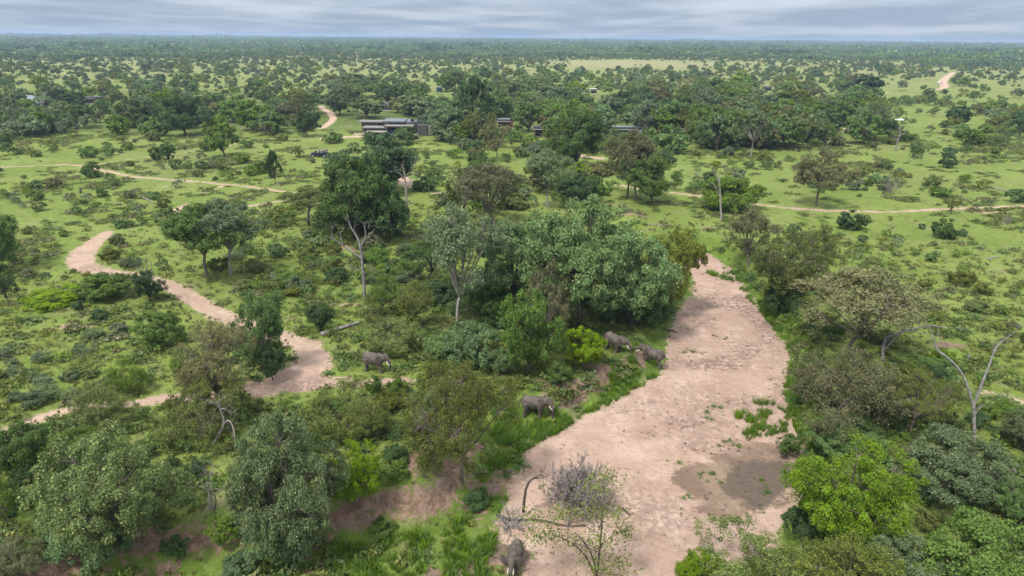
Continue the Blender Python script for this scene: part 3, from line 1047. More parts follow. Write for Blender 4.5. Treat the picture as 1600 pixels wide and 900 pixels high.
dead_tree(1523, 692, [[(1523, 692, 1.1), (1522, 660, 1), (1521, 634, .95)],
                      [(1521, 636, .8), (1512, 600, .62), (1500, 575, .55), (1482, 556, .5), (1466, 546, .42), (1462, 530, .36), (1456, 512, .2)],
                      [(1521, 636, .8), (1534, 600, .65), (1545, 575, .5), (1552, 552, .4), (1566, 540, .25), (1585, 530, .1)]],
          'tall bare grey dead tree forking into a wide Y in the right grass', 1, .19)
dead_tree(1380, 566, [[(1380, 566, 1), (1379, 545, .9), (1384, 527, .8)],
                      [(1384, 528, .8), (1405, 520, .7), (1430, 514, .6), (1455, 510, .45), (1468, 514, .25), (1482, 515, .15)],
                      [(1384, 545, .5), (1396, 532, .5), (1412, 519, .5)]],
          'broken grey dead tree bent over level like an arch', 2, .21)
dead_tree(570, 468, [[(570, 468, 1.1), (568, 430, .95), (565, 400, .8), (563, 385, .7)],
                     [(566, 404, .7), (552, 396, .6), (538, 385, .5), (522, 376, .3), (518, 366, .15)], [(536, 384, .45), (533, 372, .35), (531, 362, .2)],
                     [(563, 386, .65), (559, 372, .5), (551, 362, .35), (545, 352, .2)], [(563, 386, .6), (570, 374, .5), (572, 360, .35), (566, 344, .2)], [(571, 372, .3), (580, 364, .2), (586, 358, .12)],
                     [(567, 424, .4), (556, 418, .3), (544, 416, .15)]],
          'grey dead tree with crooked forked limbs left of the shaggy dark tree', 3, .25)
dead_tree(635, 342, [[(635, 342, 1), (635, 315, .9), (634, 292, .8), (632, 270, .55), (628, 258, .3)], [(635, 300, .5), (640, 284, .4), (645, 268, .25), (648, 255, .12)],
                     [(633, 282, .4), (626, 272, .3), (620, 268, .15)], [(636, 292, .3), (643, 284, .25), (650, 280, .1)]],
          'tall thin pale dead tree in front of a bare sandy patch', 4, .27, BARK_PALE, twigs=3)
dead_tree(1127, 346, [[(1127, 346, 1), (1126, 320, .9), (1125, 296, .75), (1123, 280, .6)], [(1123, 282, .5), (1117, 272, .35), (1114, 266, .2)], [(1123, 282, .5), (1130, 273, .35), (1136, 268, .2)], [(1126, 310, .4), (1121, 300, .3), (1118, 292, .15)]],
          'slim pale dead tree standing before the wide green bush', 5, .24, BARK_PALE, twigs=4)
t_ = dead_tree(1400, 236, [[(1398, 238, 1.2), (1403, 220, 1), (1407, 203, .7), (1408, 195, .5)], [(1405, 214, .7), (1414, 206, .5), (1420, 197, .25)], [(1402, 222, .5), (1396, 208, .4), (1393, 200, .2)]],
               'bare grey dead tree with a bright white ragged top', 6, .26, twigs=3)
WHITE = simple_mat('bleached_white', (.78, .80, .76), .7, .1)
mbw = MB()
rsw = np.random.RandomState(5)
for k in range(38):
    a = rsw.uniform(0, 6.28); rr = rsw.uniform(0, 1) ** .5
    mbw.ell((2.0 + 1.5 * rr * math.cos(a), .8 * rr * math.sin(a), 13.6 + rsw.uniform(-.5, .5) * (1.2 - rr)), (.30, .22, .14), Matrix.Rotation(a, 4, 'Z'), 6, 4)
_, _, dz_ = project(np.array(t_.location))
c_ = ray(1406, 187) * (t_.location[1] / ray(1406, 187)[1]) + np.array([0, 0, CAMH]) - np.array(t_.location)
wm_ = mbw.mesh('bleached_top', WHITE)
o_ = obj('bleached_top', wm_, t_, (c_[0] - 2.0, c_[1], c_[2] - 13.6))
o_['label'] = 'bright white ragged tuft at the top'
dead_tree(345, 690, [[(330, 700, 1), (342, 680, .9), (352, 660, .8), (345, 640, .6), (338, 628, .4)], [(350, 662, .7), (358, 652, .5), (364, 664, .4), (366, 684, .25)], [(344, 640, .5), (352, 636, .4), (360, 642, .25)], [(340, 684, .5), (328, 668, .4), (318, 660, .2)], [(352, 660, .4), (361, 670, .3), (360, 690, .2)]],
          'tangled silver dead tree leaning among olive bushes left of the grey-green tree', 7, .17, BARK_PALE, twigs=3, dscale=.8)
dead_tree(330, 798, [[(332, 798, 1), (330, 780, .9), (326, 765, .6), (322, 752, .3)], [(334, 797, .7), (336, 780, .6), (335, 766, .4)], [(329, 797, .7), (325, 782, .6), (330, 768, .4), (330, 750, .2)], [(336, 798, .6), (339, 786, .5), (332, 770, .4)], [(327, 770, .4), (318, 762, .3), (311, 760, .15)]],
          'small knot of pale dead stems above the red earth bank', 8, .11, BARK_PALE, twigs=2, name='dead_stump', cat='dead stump')
dead_tree(190, 858, [[(207, 898, 1), (200, 880, .8), (192, 864, .6), (186, 855, .4)], [(216, 893, .6), (216, 872, .5), (217, 860, .35), (230, 858, .15)]],
          'two thin pale dead branches standing on the red earth bank', 9, .10, BARK_PALE, name='dead_branch', cat='branch', twigs=1)
dead_tree(820, 808, [[(818, 795, 1), (820, 772, .9), (824, 756, .8), (832, 748, .7), (842, 743, .5), (850, 742, .3)], [(832, 748, .4), (845, 749, .25), (860, 747, .1)]],
          'crooked dark dead branch rising from the sand beside the brushwood', 10, .14, BARK_DARK, name='dead_branch', cat='branch', twigs=1)
dead_tree(1488, 668, [[(1486, 670, 1), (1488, 655, .9), (1493, 643, .5)], [(1484, 668, .6), (1478, 662, .4), (1476, 655, .3)]],
          'short dark broken stump in yellow-green bushes near the Y tree', 11, .22, BARK_DARK, name='tree_stump', cat='stump', twigs=0)
dead_tree(1512, 566, [[(1512, 566, 1), (1513, 558, .9), (1515, 552, .4)], [(1511, 566, .7), (1506, 564, .5)]],
          'small grey stump standing alone in the right grass', 12, .2, name='tree_stump', cat='stump', twigs=0)
dead_tree(126, 302, [[(126, 303, 1), (126, 298, .9), (125, 293, .5)], [(126, 302, .7), (128, 301, .5)]],
          'small dark stump alone in the left grass', 13, .35, BARK_DARK, name='tree_stump', cat='stump', twigs=0)
dead_tree(68, 188, [[(67, 188, 1), (67, 176, .9), (66, 165, .7), (62, 152, .4)], [(66, 166, .5), (70, 155, .4), (68, 146, .2)]],
          'pale bare tree trunk near the far left house', 14, .38, BARK_PALE, twigs=3)


def log(path, r, label, mat, seed, name='fallen_log', cat='log', forks=()):
    rs = np.random.RandomState(seed)
    g = np.array([ground(*q) for q in path])
    mid_ = g[len(g) // 2].copy()
    g = g - mid_
    g[:, 2] += r * .75
    root_m = MB()
    s = smooth_open(g, 2)
    root_m.tube(s, r * np.linspace(1.1, .55, len(s)) * rs.uniform(.9, 1.1, len(s)), 8)
    root = bpy.data.objects.new(name, None); COL.objects.link(root); root.location = mid_
    obj('trunk', root_m.mesh('trunk', mat, True), root)
    for (a, dx, dy, dzz) in forks:
        b = s[int(a * (len(s) - 1))]
        fb = MB().tube(bez(b, b + np.array([dx, dy, dzz]) * .5 + rs.normal(size=3) * .1, b + np.array([dx, dy, dzz]), 5), np.linspace(r * .5, r * .15, 5), 5)
        obj('branch', fb.mesh('branch', mat, True), root)
    tag(root, label, cat)
    return root


log([(503, 525), (520, 519), (540, 513), (560, 507)], .36, 'long grey fallen log behind the sandy crossing', DEADWOOD, 1, forks=((.7, .5, .6, .3), (.9, .8, .2, .2)))
log([(776, 806), (800, 815), (840, 812), (885, 824), (915, 822)], .13, 'dark fallen trunk lying under the brushwood heap on the sand', BARK_DARK, 2, forks=((.3, -.4, .8, .8), (.5, .2, -.8, .6), (.75, .4, .8, 1.0)))
log([(1563, 738), (1580, 735), (1600, 745)], .2, 'silvery fallen log at the right edge beside dry grass', DEADWOOD, 3, forks=((.4, .3, .3, .8), (.6, .8, .6, .5), (.2, -.7, .3, .2)))
log([(1036, 514), (1048, 517), (1058, 520)], .14, 'short dark log at the top edge of the sand above the elephants', BARK_DARK, 4)
log([(972, 795), (978, 800), (985, 807)], .12, 'small dark stick lying on the sand right of the sparse tree', BARK_DARK, 5)
log([(215, 308), (230, 312), (240, 318)], .2, 'grey fallen branch in the grass below the forked track', DEADWOOD, 6, forks=((.4, -.6, .8, .6), (.6, .8, .3, .6)))
log([(1545, 293), (1562, 297), (1578, 300)], .22, 'grey fallen branch on the far right plain', DEADWOOD, 7, forks=((.3, -.6, .8, 1.0), (.6, .8, .3, .5)))
log([(1544, 407), (1552, 403), (1560, 402)], .15, 'small grey dead bough in the right grass', DEADWOOD, 8, forks=((.3, -.4, .5, .6), (.7, .4, .3, .5)))


STRAW = simple_mat('dead_stalks', (.24, .185, .135), .9, .3, 2)


def bare_bush(bx, by, wpx, ty, label, seed, mat=TWIGS, stems=10, depth=4, tr=.06, kids=3, name='bare_bush', cat='bush'):
    p, W, Hh, dz = fit(bx, by, wpx, ty, 0, True)
    me, w0, h0 = gen_bare(seed, name, mat, 5, 4, stems, tr, depth, 4, .9, kids)
    o = obj(name, me, None, p, 0, (W / w0, W / w0, Hh / h0))
    tag(o, label, cat)
    PLACED.append((p[0], p[1], W / 2))
    return o


bare_bush(900, 815, 150, 700, 'big mauve grey heap of dry brushwood on the sand', 21, TWIGS, 30, 5, .085, 3, 'brushwood_heap', 'brushwood')
bare_bush(798, 840, 84, 785, 'uprooted root ball with pale broken wood above the small elephant', 22, DEADWOOD, 14, 4, .09, 2, 'root_ball', 'dead wood')
bare_bush(972, 588, 50, 574, 'flat heap of dead stalks on the bank below the two meeting elephants', 23, STRAW, 14, 4, .05, 3, 'brushwood_heap', 'brushwood')
bare_bush(235, 458, 26, 394, 'thin grey leafless sapling beside the left sand track', 24, TWIGS, 3, 4, .06, 3)
bare_bush(1392, 304, 30, 270, 'grey leafless bush left of the far right fallen branch', 25, TWIGS, 8, 4, .07, 3)
bare_bush(1573, 352, 18, 335, 'small grey leafless bush below the right hand track', 26, TWIGS, 8, 4, .07, 3)
bare_bush(1088, 276, 18, 266, 'tiny round grey leafless bush in grass right of tall pale trunks', 27, TWIGS, 8, 4, .07, 3)
bare_bush(1290, 760, 30, 715, 'grey leafless twigs showing inside the bright green right foreground tree', 28, TWIGS, 5, 4, .05, 3)

# ------------------------------------------------------------------ hero trees and bushes, from the front backwards
# (base x, base y, crown width, top y, form, leaf, label)
HERO = [
    (618, 752, 46, 718, 'bush', 'mid', 'low green bush on top of the eroded grey bank'),
    (668, 742, 50, 706, 'loose', 'olive', 'olive shrub on the eroded bank below the large olive tree'),
    (598, 842, 44, 812, 'bush', 'mid', 'small green shrub at the foot of the eroded grey bank'),
    (350, 850, 60, 806, 'bush', 'mid', 'green shrub on the lip of the red earth bank'),
    (275, 872, 40, 838, 'bush', 'dark', 'dark shrub growing out of the red earth bank'),
    (376, 900, 60, 862, 'bush', 'teal', 'blue-green shrub at the right end of the red earth bank'),
    (745, 800, 40, 766, 'bush', 'dark', 'dark shrub in the bright grass left of the uprooted root ball'),
    (530, 180, 60, 140, 'round', 'grey', 'rounded grey-green tree beyond the curved track left of the lodge'),
    (572, 184, 58, 150, 'round', 'grey', 'rounded grey-green tree just left of the small grey roof behind the lodge'),
    (556, 152, 72, 116, 'round', 'grey', 'broad grey-green tree farthest behind the curved lodge track'),
    (648, 182, 64, 148, 'round', 'grey', 'grey-green tree standing over the back of the lodge lounge'),
    (622, 176, 34, 152, 'round', 'brown', 'small brownish tree between two grey roofs behind the lodge'),
    (690, 200, 56, 152, 'round', 'grey', 'grey-green tree behind the right grey wall of the lodge'),
    (744, 222, 64, 170, 'round', 'grey', 'grey-green tree between the lodge wall and the glinting suite roof'),
    (745, 214, 60, 120, 'round', 'dark', 'tall dark tree rising above the woodland left of the glinting suite roof'),
    (826, 206, 56, 160, 'round', 'mid', 'mid-green tree between the glinting roof suite and the brick suite'),
    (868, 210, 46, 172, 'round', 'brown', 'grey-brown tree over the right half of the brick suite'),
    (1030, 214, 52, 170, 'round', 'mid', 'fresh green tree between the two grey-roofed suites'),
    (1085, 222, 40, 182, 'round', 'olive', 'olive tree hiding the right half of the small suite'),
    (960, 232, 58, 200, 'loose', 'yellow', 'yellow-green bush below the long-roofed suite'),
    (1014, 226, 34, 203, 'bush', 'mid', 'green bush at the right end of the long-roofed suite'),
    (940, 218, 40, 160, 'round', 'teal', 'blue-green tree left of the long-roofed suite'),
    (1010, 212, 50, 158, 'round', 'grey', 'grey-green tree behind the right end of the long-roofed suite'),
    (1150, 224, 70, 170, 'round', 'grey', 'grey-green tree left of the white-trunked tree'),
    (1228, 230, 60, 180, 'round', 'mid', 'round fresh green tree at the front edge of the right woodland'),
    (1270, 226, 50, 178, 'round', 'grey', 'grey-green tree left of the narrow white-walled suite'),
    (1290, 214, 40, 170, 'round', 'dark', 'dark tree shading the narrow white-walled suite'),
    (32, 172, 44, 146, 'round', 'grey', 'grey-green tree in front of the far left house'),
    (86, 166, 40, 128, 'round', 'grey', 'grey-green tree right of the far left house'),
    (122, 172, 36, 140, 'round', 'dark', 'dark tree left of the dark open shelter'),
    (585, 374, 104, 296, 'bush', 'dark', 'dark lower foliage filling in below the big dark tree'),
    (520, 372, 60, 318, 'loose', 'olive', 'olive bush at the left foot of the big dark tree'),
    (195, 888, 218, 668, 'bush', 'yellow', 'large spreading yellow-green tree above the red earth bank at bottom left'),
    (150, 898, 130, 780, 'bush', 'teal', 'dark blue-green shrubbery under the yellow-green tree at bottom left'),
    (455, 908, 160, 648, 'bush', 'grey', 'large grey-green leafy tree left of the bright green bush'),
    (440, 895, 130, 770, 'bush', 'teal', 'blue-green lower growth at the foot of the large grey-green tree'),
    (553, 806, 96, 690, 'bush', 'vivid', 'vivid green round bush beside the grey eroded bank'),
    (14, 826, 56, 748, 'airy', 'mid', 'small dark-stemmed tree at the lower left edge'),
    (40, 742, 92, 662, 'bush', 'mid', 'mid-green bush beside the track at the left edge'),
    (32, 915, 92, 842, 'loose', 'brown', 'reddish olive bush in the bottom left corner'),
    (166, 680, 104, 598, 'loose', 'olive', 'olive bush standing on the near edge of the left track'),
    (205, 620, 66, 560, 'loose', 'mid', 'mid-green bush just beyond the bare sandy gap in the track'),
    (118, 735, 80, 672, 'bush', 'mid', 'leafy green bush behind the yellow-green bottom left tree'),
    (320, 700, 150, 592, 'loose', 'olive', 'wide olive bush around the tangled silver dead tree'),
    (352, 640, 128, 504, 'airy', 'brown', 'airy brownish tree with a thin stem near the sandy crossing'),
    (290, 590, 50, 545, 'bush', 'mid', 'green shrub left of the airy brownish tree'),
    (412, 585, 84, 462, 'round', 'mid', 'upright mid-green tree left of the sandy crossing'),
    (426, 600, 44, 540, 'bush', 'dark', 'low dark shrub under the upright mid-green tree'),
    (550, 704, 132, 592, 'loose', 'olive', 'broad olive bush in front of the walking elephant'),
    (586, 622, 26, 588, 'bush', 'mid', 'small leafy shrub right below the walking elephant'),
    (620, 622, 36, 592, 'bush', 'mid', 'low green shrub right of the walking elephant'),
    (722, 752, 168, 562, 'airy', 'olive', 'large olive tree left of the elephant in the green strip'),
    (690, 700, 100, 600, 'loose', 'olive', 'olive bush on the left flank of the large olive tree'),
    (826, 585, 108, 458, 'round', 'lime', 'tall vivid green bush beside the central thicket'),
    (910, 580, 68, 514, 'bush', 'lime', 'round vivid green bush just left of the two meeting elephants'),
    (858, 535, 78, 408, 'airy', 'brown', 'thin yellowish brown tree in front of the huge blue-green tree'),
    (905, 500, 205, 316, 'great', 'teal', 'huge spreading blue-green tree in the centre beside the dry river'),
    (985, 510, 120, 362, 'round', 'teal', 'dense blue-green tree adjoining the huge central tree on the right'),
    (800, 480, 105, 352, 'round', 'teal', 'blue-green tree adjoining the huge central tree on the left'),
    (716, 506, 138, 322, 'airy', 'grey', 'shaggy dark grey-green tree with a straight bare trunk'),
    (672, 440, 80, 372, 'airy', 'dark', 'dark feathery low crown left of the shaggy grey-green tree'),
    (1046, 500, 92, 364, 'bush', 'olive', 'dark olive bush at the head of the sand bed'),
    (1012, 518, 80, 448, 'bush', 'dark', 'dark shrub on the bank right above the elephants'),
    (962, 506, 70, 450, 'bush', 'dark', 'dark green shrub behind the left meeting elephant'),
    (556, 376, 108, 250, 'round', 'dark', 'big dark green tree left of the tall thin dead tree'),
    (606, 378, 70, 276, 'round', 'dark', 'dark green crown overlapping the big dark tree on its right'),
    (592, 300, 128, 212, 'round', 'dark', 'dark green tree behind the big dark one, right of the safari vehicle'),
    (328, 436, 118, 320, 'crown', 'mid', 'left tree of a pair with bare trunks and feathery crowns'),
    (362, 430, 112, 312, 'crown', 'grey', 'right tree of a pair with bare trunks and feathery crowns'),
    (484, 352, 104, 294, 'flat', 'olive', 'olive tree leaning left beside the big dark tree'),
    (768, 352, 122, 254, 'airy', 'brown', 'brownish olive tree with several stems behind the shaggy dark tree'),
    (725, 340, 60, 275, 'airy', 'olive', 'small olive tree left of the many-stemmed brownish tree'),
    (857, 326, 72, 234, 'crown', 'grey', 'pale-trunked tree with a grey crown behind the huge central tree'),
    (978, 310, 78, 206, 'crown', 'brown', 'tall pale-trunked tree with brownish crown beside a sandy path'),
    (994, 312, 72, 236, 'crown', 'yellow', 'forked pale tree between the tall pale trunk and a green tree'),
    (1018, 318, 78, 246, 'round', 'mid', 'rounded green tree right of the forked pale tree'),
    (900, 266, 92, 172, 'round', 'dark', 'tall dark round tree in front of the lodge suites'),
    (905, 312, 76, 272, 'bush', 'dark', 'dark low thicket left of the tall pale-trunked tree'),
    (1137, 334, 96, 276, 'bush', 'mid', 'wide green bush behind the slim pale dead tree'),
    (1275, 322, 92, 236, 'crown', 'brown', 'solitary grey-crowned tree with curved trunk beside the right hand track'),
    (1172, 246, 60, 176, 'crown', 'grey', 'grey-crowned tree with white trunk at the edge of the right woodland'),
    (1168, 424, 78, 328, 'loose', 'brown', 'rusty olive bush near the head of the river bed'),
    (1222, 494, 128, 362, 'loose', 'olive', 'large olive thicket on the right bank of the river bed'),
    (1276, 446, 72, 352, 'airy', 'olive', 'rounded olive tree at the back right of the olive thicket'),
    (1220, 492, 60, 440, 'bush', 'dark', 'dark shrub low on the right bank of the sand bed'),
    (1330, 548, 205, 418, 'airy', 'brown', 'wide grey twiggy tree with few yellow leaves right of the river bed'),
    (1316, 690, 190, 548, 'loose', 'brown', 'broad grey-brown bush on the right bank below the twiggy tree'),
    (1258, 640, 60, 570, 'loose', 'brown', 'reddish brown shrub at the left end of the grey-brown bush'),
    (1424, 694, 120, 580, 'loose', 'olive', 'yellowish olive bush left of the Y shaped dead tree'),
    (1312, 706, 118, 648, 'bush', 'mid', 'mid-green shrub above the vivid green right foreground tree'),
    (1310, 850, 178, 684, 'round', 'vivid', 'vivid green tree beside the mud pan at lower right'),
    (1258, 856, 70, 790, 'bush', 'dark', 'dark shrub at the left foot of the vivid green tree'),
    (1478, 792, 164, 676, 'bush', 'grey', 'large grey-green bush below the Y shaped dead tree'),
    (1180, 990, 230, 822, 'loose', 'yellow', 'pale yellowish bush at the bottom edge, left of centre right'),
    (1310, 985, 190, 836, 'loose', 'yellow', 'pale pinkish green bush at the bottom edge under the vivid tree'),
    (1095, 960, 90, 862, 'bush', 'lime', 'fresh green bush at the bottom edge beside the sand'),
    (1520, 985, 210, 818, 'bush', 'mid', 'big leafy bush in the bottom right corner'),
    (1410, 950, 130, 836, 'bush', 'grey', 'grey-green bush at the bottom edge left of the corner bush'),
    (1592, 836, 84, 744, 'bush', 'mid', 'green bush cut by the right edge below the silvery log'),
    (1590, 708, 62, 638, 'bush', 'grey', 'grey-green bush cut by the right edge beside the Y tree'),
    (-8, 424, 92, 322, 'round', 'mid', 'feathery green tree cut by the left edge'),
    (14, 478, 44, 428, 'airy', 'dark', 'small dark tree below the tree cut by the left edge'),
    (86, 482, 96, 450, 'bush', 'vivid', 'low bright green bush left of the track bend'),
    (162, 472, 84, 428, 'bush', 'mid', 'green bush hiding the near edge of the track bend'),
    (235, 476, 50, 424, 'bush', 'dark', 'dark bush on the right edge of the track bend'),
    (252, 545, 80, 488, 'bush', 'mid', 'two-toned green bush in the grass left of the track'),
    (500, 524, 46, 474, 'bush', 'dark', 'dark grey-green bush behind the fallen log'),
    (618, 560, 104, 496, 'loose', 'yellow', 'yellowish bush behind the walking elephant'),
    (592, 522, 56, 478, 'loose', 'olive', 'small olive bush right of the long fallen log'),
    (735, 580, 96, 500, 'bush', 'teal', 'blue-green thicket below the straight bare trunk'),
    (690, 480, 60, 440, 'bush', 'dark', 'dark undergrowth left of the straight bare trunk'),
    (766, 500, 70, 440, 'bush', 'mid', 'green undergrowth right of the straight bare trunk'),
    (650, 520, 70, 440, 'loose', 'olive', 'olive bush behind the yellowish bush'),
    (600, 500, 56, 430, 'loose', 'mid', 'green bush right of the crooked dead tree'),
    (790, 590, 50, 540, 'bush', 'teal', 'blue-green shrub at the left foot of the tall vivid bush'),
    (872, 605, 40, 565, 'bush', 'mid', 'shrub at the right foot of the tall vivid bush'),
    (1230, 720, 40, 680, 'bush', 'mid', 'small green shrub on the sand beside the mud pan'),
    (526, 445, 40, 418, 'bush', 'dark', 'round dark bush left of the crooked dead tree'),
    (350, 245, 52, 182, 'round', 'mid', 'upright green tree on the far left lawn'),
    (430, 288, 26, 236, 'round', 'dark', 'slim dark tree left of the safari vehicle'),
    (480, 214, 42, 166, 'round', 'dark', 'dark tree beside the curved track left of the lodge'),
    (1472, 374, 38, 342, 'bush', 'dark', 'round dark bush on the right plain below the track'),
    (1326, 360, 46, 330, 'bush', 'dark', 'dark bush just below the right hand track'),
    (1486, 336, 32, 304, 'loose', 'olive', 'olive bush standing in the right hand track'),
    (145, 278, 30, 252, 'bush', 'mid', 'green bush at the fork of the left tracks'),
    (244, 252, 26, 230, 'bush', 'dark', 'dark rounded bush left of a small dark tree'),
    (264, 252, 26, 220, 'round', 'dark', 'small dark tree right of a dark rounded bush'),
    (290, 212, 74, 150, 'round', 'dark', 'big dark round tree at the edge of the left woodland'),
    (245, 214, 44, 184, 'bush', 'mid', 'fresh green bush at the edge of the left woodland'),
    (185, 212, 40, 180, 'bush', 'mid', 'green bush in the middle of the left woodland edge'),
    (712, 214, 92, 158, 'round', 'teal', 'large blue-green tree right of the grey lodge wall'),
    (634, 219, 38, 197, 'bush', 'mid', 'green bush in front of the lodge lounge'),
    (775, 250, 50, 190, 'airy', 'brown', 'pale leafless-looking tree left of the lodge suites'),
    (1345, 160, 70, 118, 'round', 'dark', 'dark spreading tree at the right end of the woodland'),
    (1362, 222, 36, 152, 'airy', 'grey', 'slim grey-green tree behind the white-topped dead tree'),
    (1110, 224, 74, 168, 'round', 'mid', 'green round tree right of the small lodge suite'),
    (1040, 240, 70, 196, 'bush', 'mid', 'green bushes in front of the small lodge suite'),
    (1498, 196, 34, 166, 'bush', 'dark', 'dark round bush on the far right slope'),
    (1592, 214, 36, 172, 'round', 'dark', 'dark tree cut by the far right edge'),
]
for h in HERO:
    plant(*h)

# sparse small tree right at the bottom edge
rs_ = np.random.RandomState(77)
pb = ground(932, 905)
_, _, dzb = project(pb)


def lift_at(px, py, depth):
    d = ray(px, py); return d * ((pb[1] + depth) / d[1]) + np.array([0, 0, CAMH]) - pb


tw = MB(); cl = []
for path in ([(932, 905), (936, 870), (940, 830), (941, 800), (938, 775)], [(932, 900), (918, 872), (900, 852), (878, 840), (862, 836)], [(934, 895), (925, 866), (912, 845), (898, 832)], [(941, 800), (950, 785), (962, 770)], [(941, 812), (925, 800), (908, 795)]):
    dd = rs_.uniform(-1, 1)
    pts = np.array([lift_at(q[0], q[1], dd * k / 4) for k, q in enumerate(path)])
    if path[0][1] > 890: pts[0, 2] -= .3
    s_ = smooth_open(pts, 2)
    tw.tube(s_, np.linspace(.11, .03, len(s_)) * (1 if path[0][1] > 890 else .5), 6)
for (a, b, w_, hh_) in ((950, 745, 34, 12), (928, 762, 40, 12), (920, 800, 44, 14), (955, 800, 36, 14), (880, 800, 34, 10), (868, 835, 40, 12), (845, 838, 34, 9), (835, 808, 36, 8), (945, 840, 40, 12), (975, 830, 22, 14), (930, 865, 46, 16), (968, 880, 34, 14), (905, 850, 34, 10), (985, 895, 34, 12), (940, 890, 46, 12)):
    c = lift_at(a, b, rs_.uniform(-1.6, 1.6))
    n_ = 240
    pos = c + rs_.normal(size=(n_, 3)) * np.array([w_, w_ * .8, hh_]) * dzb / F * .42
    cl.append(pos)
    tw.tube(bez(lift_at(936, min(b + 25, 895), 0), (lift_at(936, b + 10, 0) + c) / 2 + rs_.normal(size=3) * .2, c, 5), np.linspace(.035, .012, 5), 4, False)
cl = np.vstack(cl); cl = cl[cl[:, 2] > .1]
rt_ = bpy.data.objects.new('tree', None); COL.objects.link(rt_); rt_.location = pb
obj('trunk', tw.mesh('sparse_wood', BARK_DARK, True), rt_)
obj('crown', leaves_mesh('sparse_leaves', cl, unit(rs_.normal(size=cl.shape) * .6 + np.array([0, 0, .8])), .125, rs_, LEAF['olive']), rt_)
tag(rt_, 'sparse small tree with dark forked stems over the sand at the bottom edge', 'tree')

# ------------------------------------------------------------------ lodge
CONC = simple_mat('grey_render', (.062, .062, .06), .85, .2, 2)
CONC_L = simple_mat('pale_render', (.18, .175, .165), .8, .15, 2)
ROOFM = simple_mat('grey_metal_roof', (.135, .15, .175), .45, .15, 1.2)
ROOFD = simple_mat('dark_roof', (.055, .058, .065), .5, .2, 1.2)
TIMBER = simple_mat('dark_timber', (.06, .04, .03), .7, .3, 3)
BRICK = simple_mat('red_brown_wall', (.17, .075, .045), .85, .3, 3)
DECKM = simple_mat('pale_deck', (.26, .235, .20), .75, .2, 2)
GLASS, _t, _o = new_mat('window_glass')
_b = N(_t, 'ShaderNodeBsdfPrincipled'); _b.inputs['Base Color'].default_value = (.03, .04, .05, 1); _b.inputs['Roughness'].default_value = .08
_t.links.new(_b.outputs[0], _o.inputs[0])
POOL, _t, _o = new_mat('pool_water')
_b = N(_t, 'ShaderNodeBsdfPrincipled'); _b.inputs['Base Color'].default_value = (.012, .10, .20, 1); _b.inputs['Roughness'].default_value = .05
_n = N(_t, 'ShaderNodeTexNoise'); _n.inputs['Scale'].default_value = 3
_bp = N(_t, 'ShaderNodeBump'); _bp.inputs['Strength'].default_value = .1
_t.links.new(_n.outputs[0], _bp.inputs['Height']); _t.links.new(_bp.outputs[0], _b.inputs['Normal']); _t.links.new(_b.outputs[0], _o.inputs[0])
CLOTHS = [simple_mat('white_cloth', (.6, .6, .6), .9, .1), simple_mat('navy_cloth', (.03, .04, .09), .9, .2), simple_mat('khaki_cloth', (.28, .22, .13), .9, .2)]


def frame_at(px, py):
    p = ground(px, py); _, _, dz = project(p)
    return p, float(dz) / F


def house(px, py, rz, label, parts, name='lodge_building', cat='building'):
    """parts: (name, material, boxes in metres: x right, y away, z up)"""
    p, s = frame_at(px, py)
    root = bpy.data.objects.new(name, None); COL.objects.link(root); root.location = p; root.rotation_euler = (0, 0, rz)
    last = None
    for nm, mat, boxes in parts:
        sub = nm.startswith('>')
        mb = MB()
        for b in boxes: mb.box(*b)
        o = obj(nm.lstrip('>'), mb.mesh(nm.lstrip('>'), mat), last if sub else root)
        if not sub: last = o
    tag(root, label, cat, 'lodge buildings')
    return root


def door(x0, x1, y, z0, z1):
    return [('glass_door', GLASS, [(x0, x1, y - .04, y, z0, z1)]), ('>frame', TIMBER, [(x0 - .08, x0, y - .08, y, z0, z1 + .08), (x1, x1 + .08, y - .08, y, z0, z1 + .08), (x0, x1, y - .08, y, z1, z1 + .08), ((x0 + x1) / 2 - .04, (x0 + x1) / 2 + .04, y - .09, y - .045, z0, z1)])]


# main lounge: x from -15 to 16, seen from the south
PX = .275
house(620, 214, 0, 'long low lodge lounge with flat grey roofs and an open dark front', [
    ('floor_slab', DECKM, [(-10, 16, 4, 22, -.3, .35)]),
    ('back_wall', BRICK, [(-10, 13, 21.5, 22, .35, 3.8)]),
    ('left_wall', CONC_L, [(-18.2, -11.5, 16, 16.4, 0, 4.4)]),
    ('left_roof', CONC_L, [(-19.2, -7.6, 13.5, 19.5, 4.42, 4.8)]),
    *door(-11.2, -8.2, 15.9, .4, 4.3),
    ('roof_slab', ROOFM, [(-8.2, 1.6, 12, 24, 4.9, 5.15)]), ('>fascia', ROOFD, [(-8.2, 1.6, 11.9, 11.98, 4.35, 5.1)]),
    ('roof_slab', CONC_L, [(-6.4, 6.0, 6, 13.2, 3.55, 3.8)]), ('>fascia', TIMBER, [(-6.4, 6.0, 5.9, 5.98, 3.3, 3.75)]),
    ('roof_slab', ROOFM, [(0.6, 10.6, 14, 26, 4.45, 4.7)]), ('>fascia', ROOFD, [(0.6, 10.6, 13.9, 13.98, 3.7, 4.65)]),
    *[('post', TIMBER, [(x, x + .22, 6.2, 6.42, .35, 3.55)]) for x in (-6.2, -3.4, 0, 3.2, 5.7)],
    ('right_wall', CONC, [(8.4, 12.6, 3.5, 8.5, -.5, 4.6)]),
    ('wall_panel', CONC_L, [(12.62, 14.4, 4.0, 7.5, -.5, 4.2)]),
    ('inner_wall', TIMBER, [(-6, 8.3, 14, 14.3, .35, 3.5)]),
], 'lodge_building')
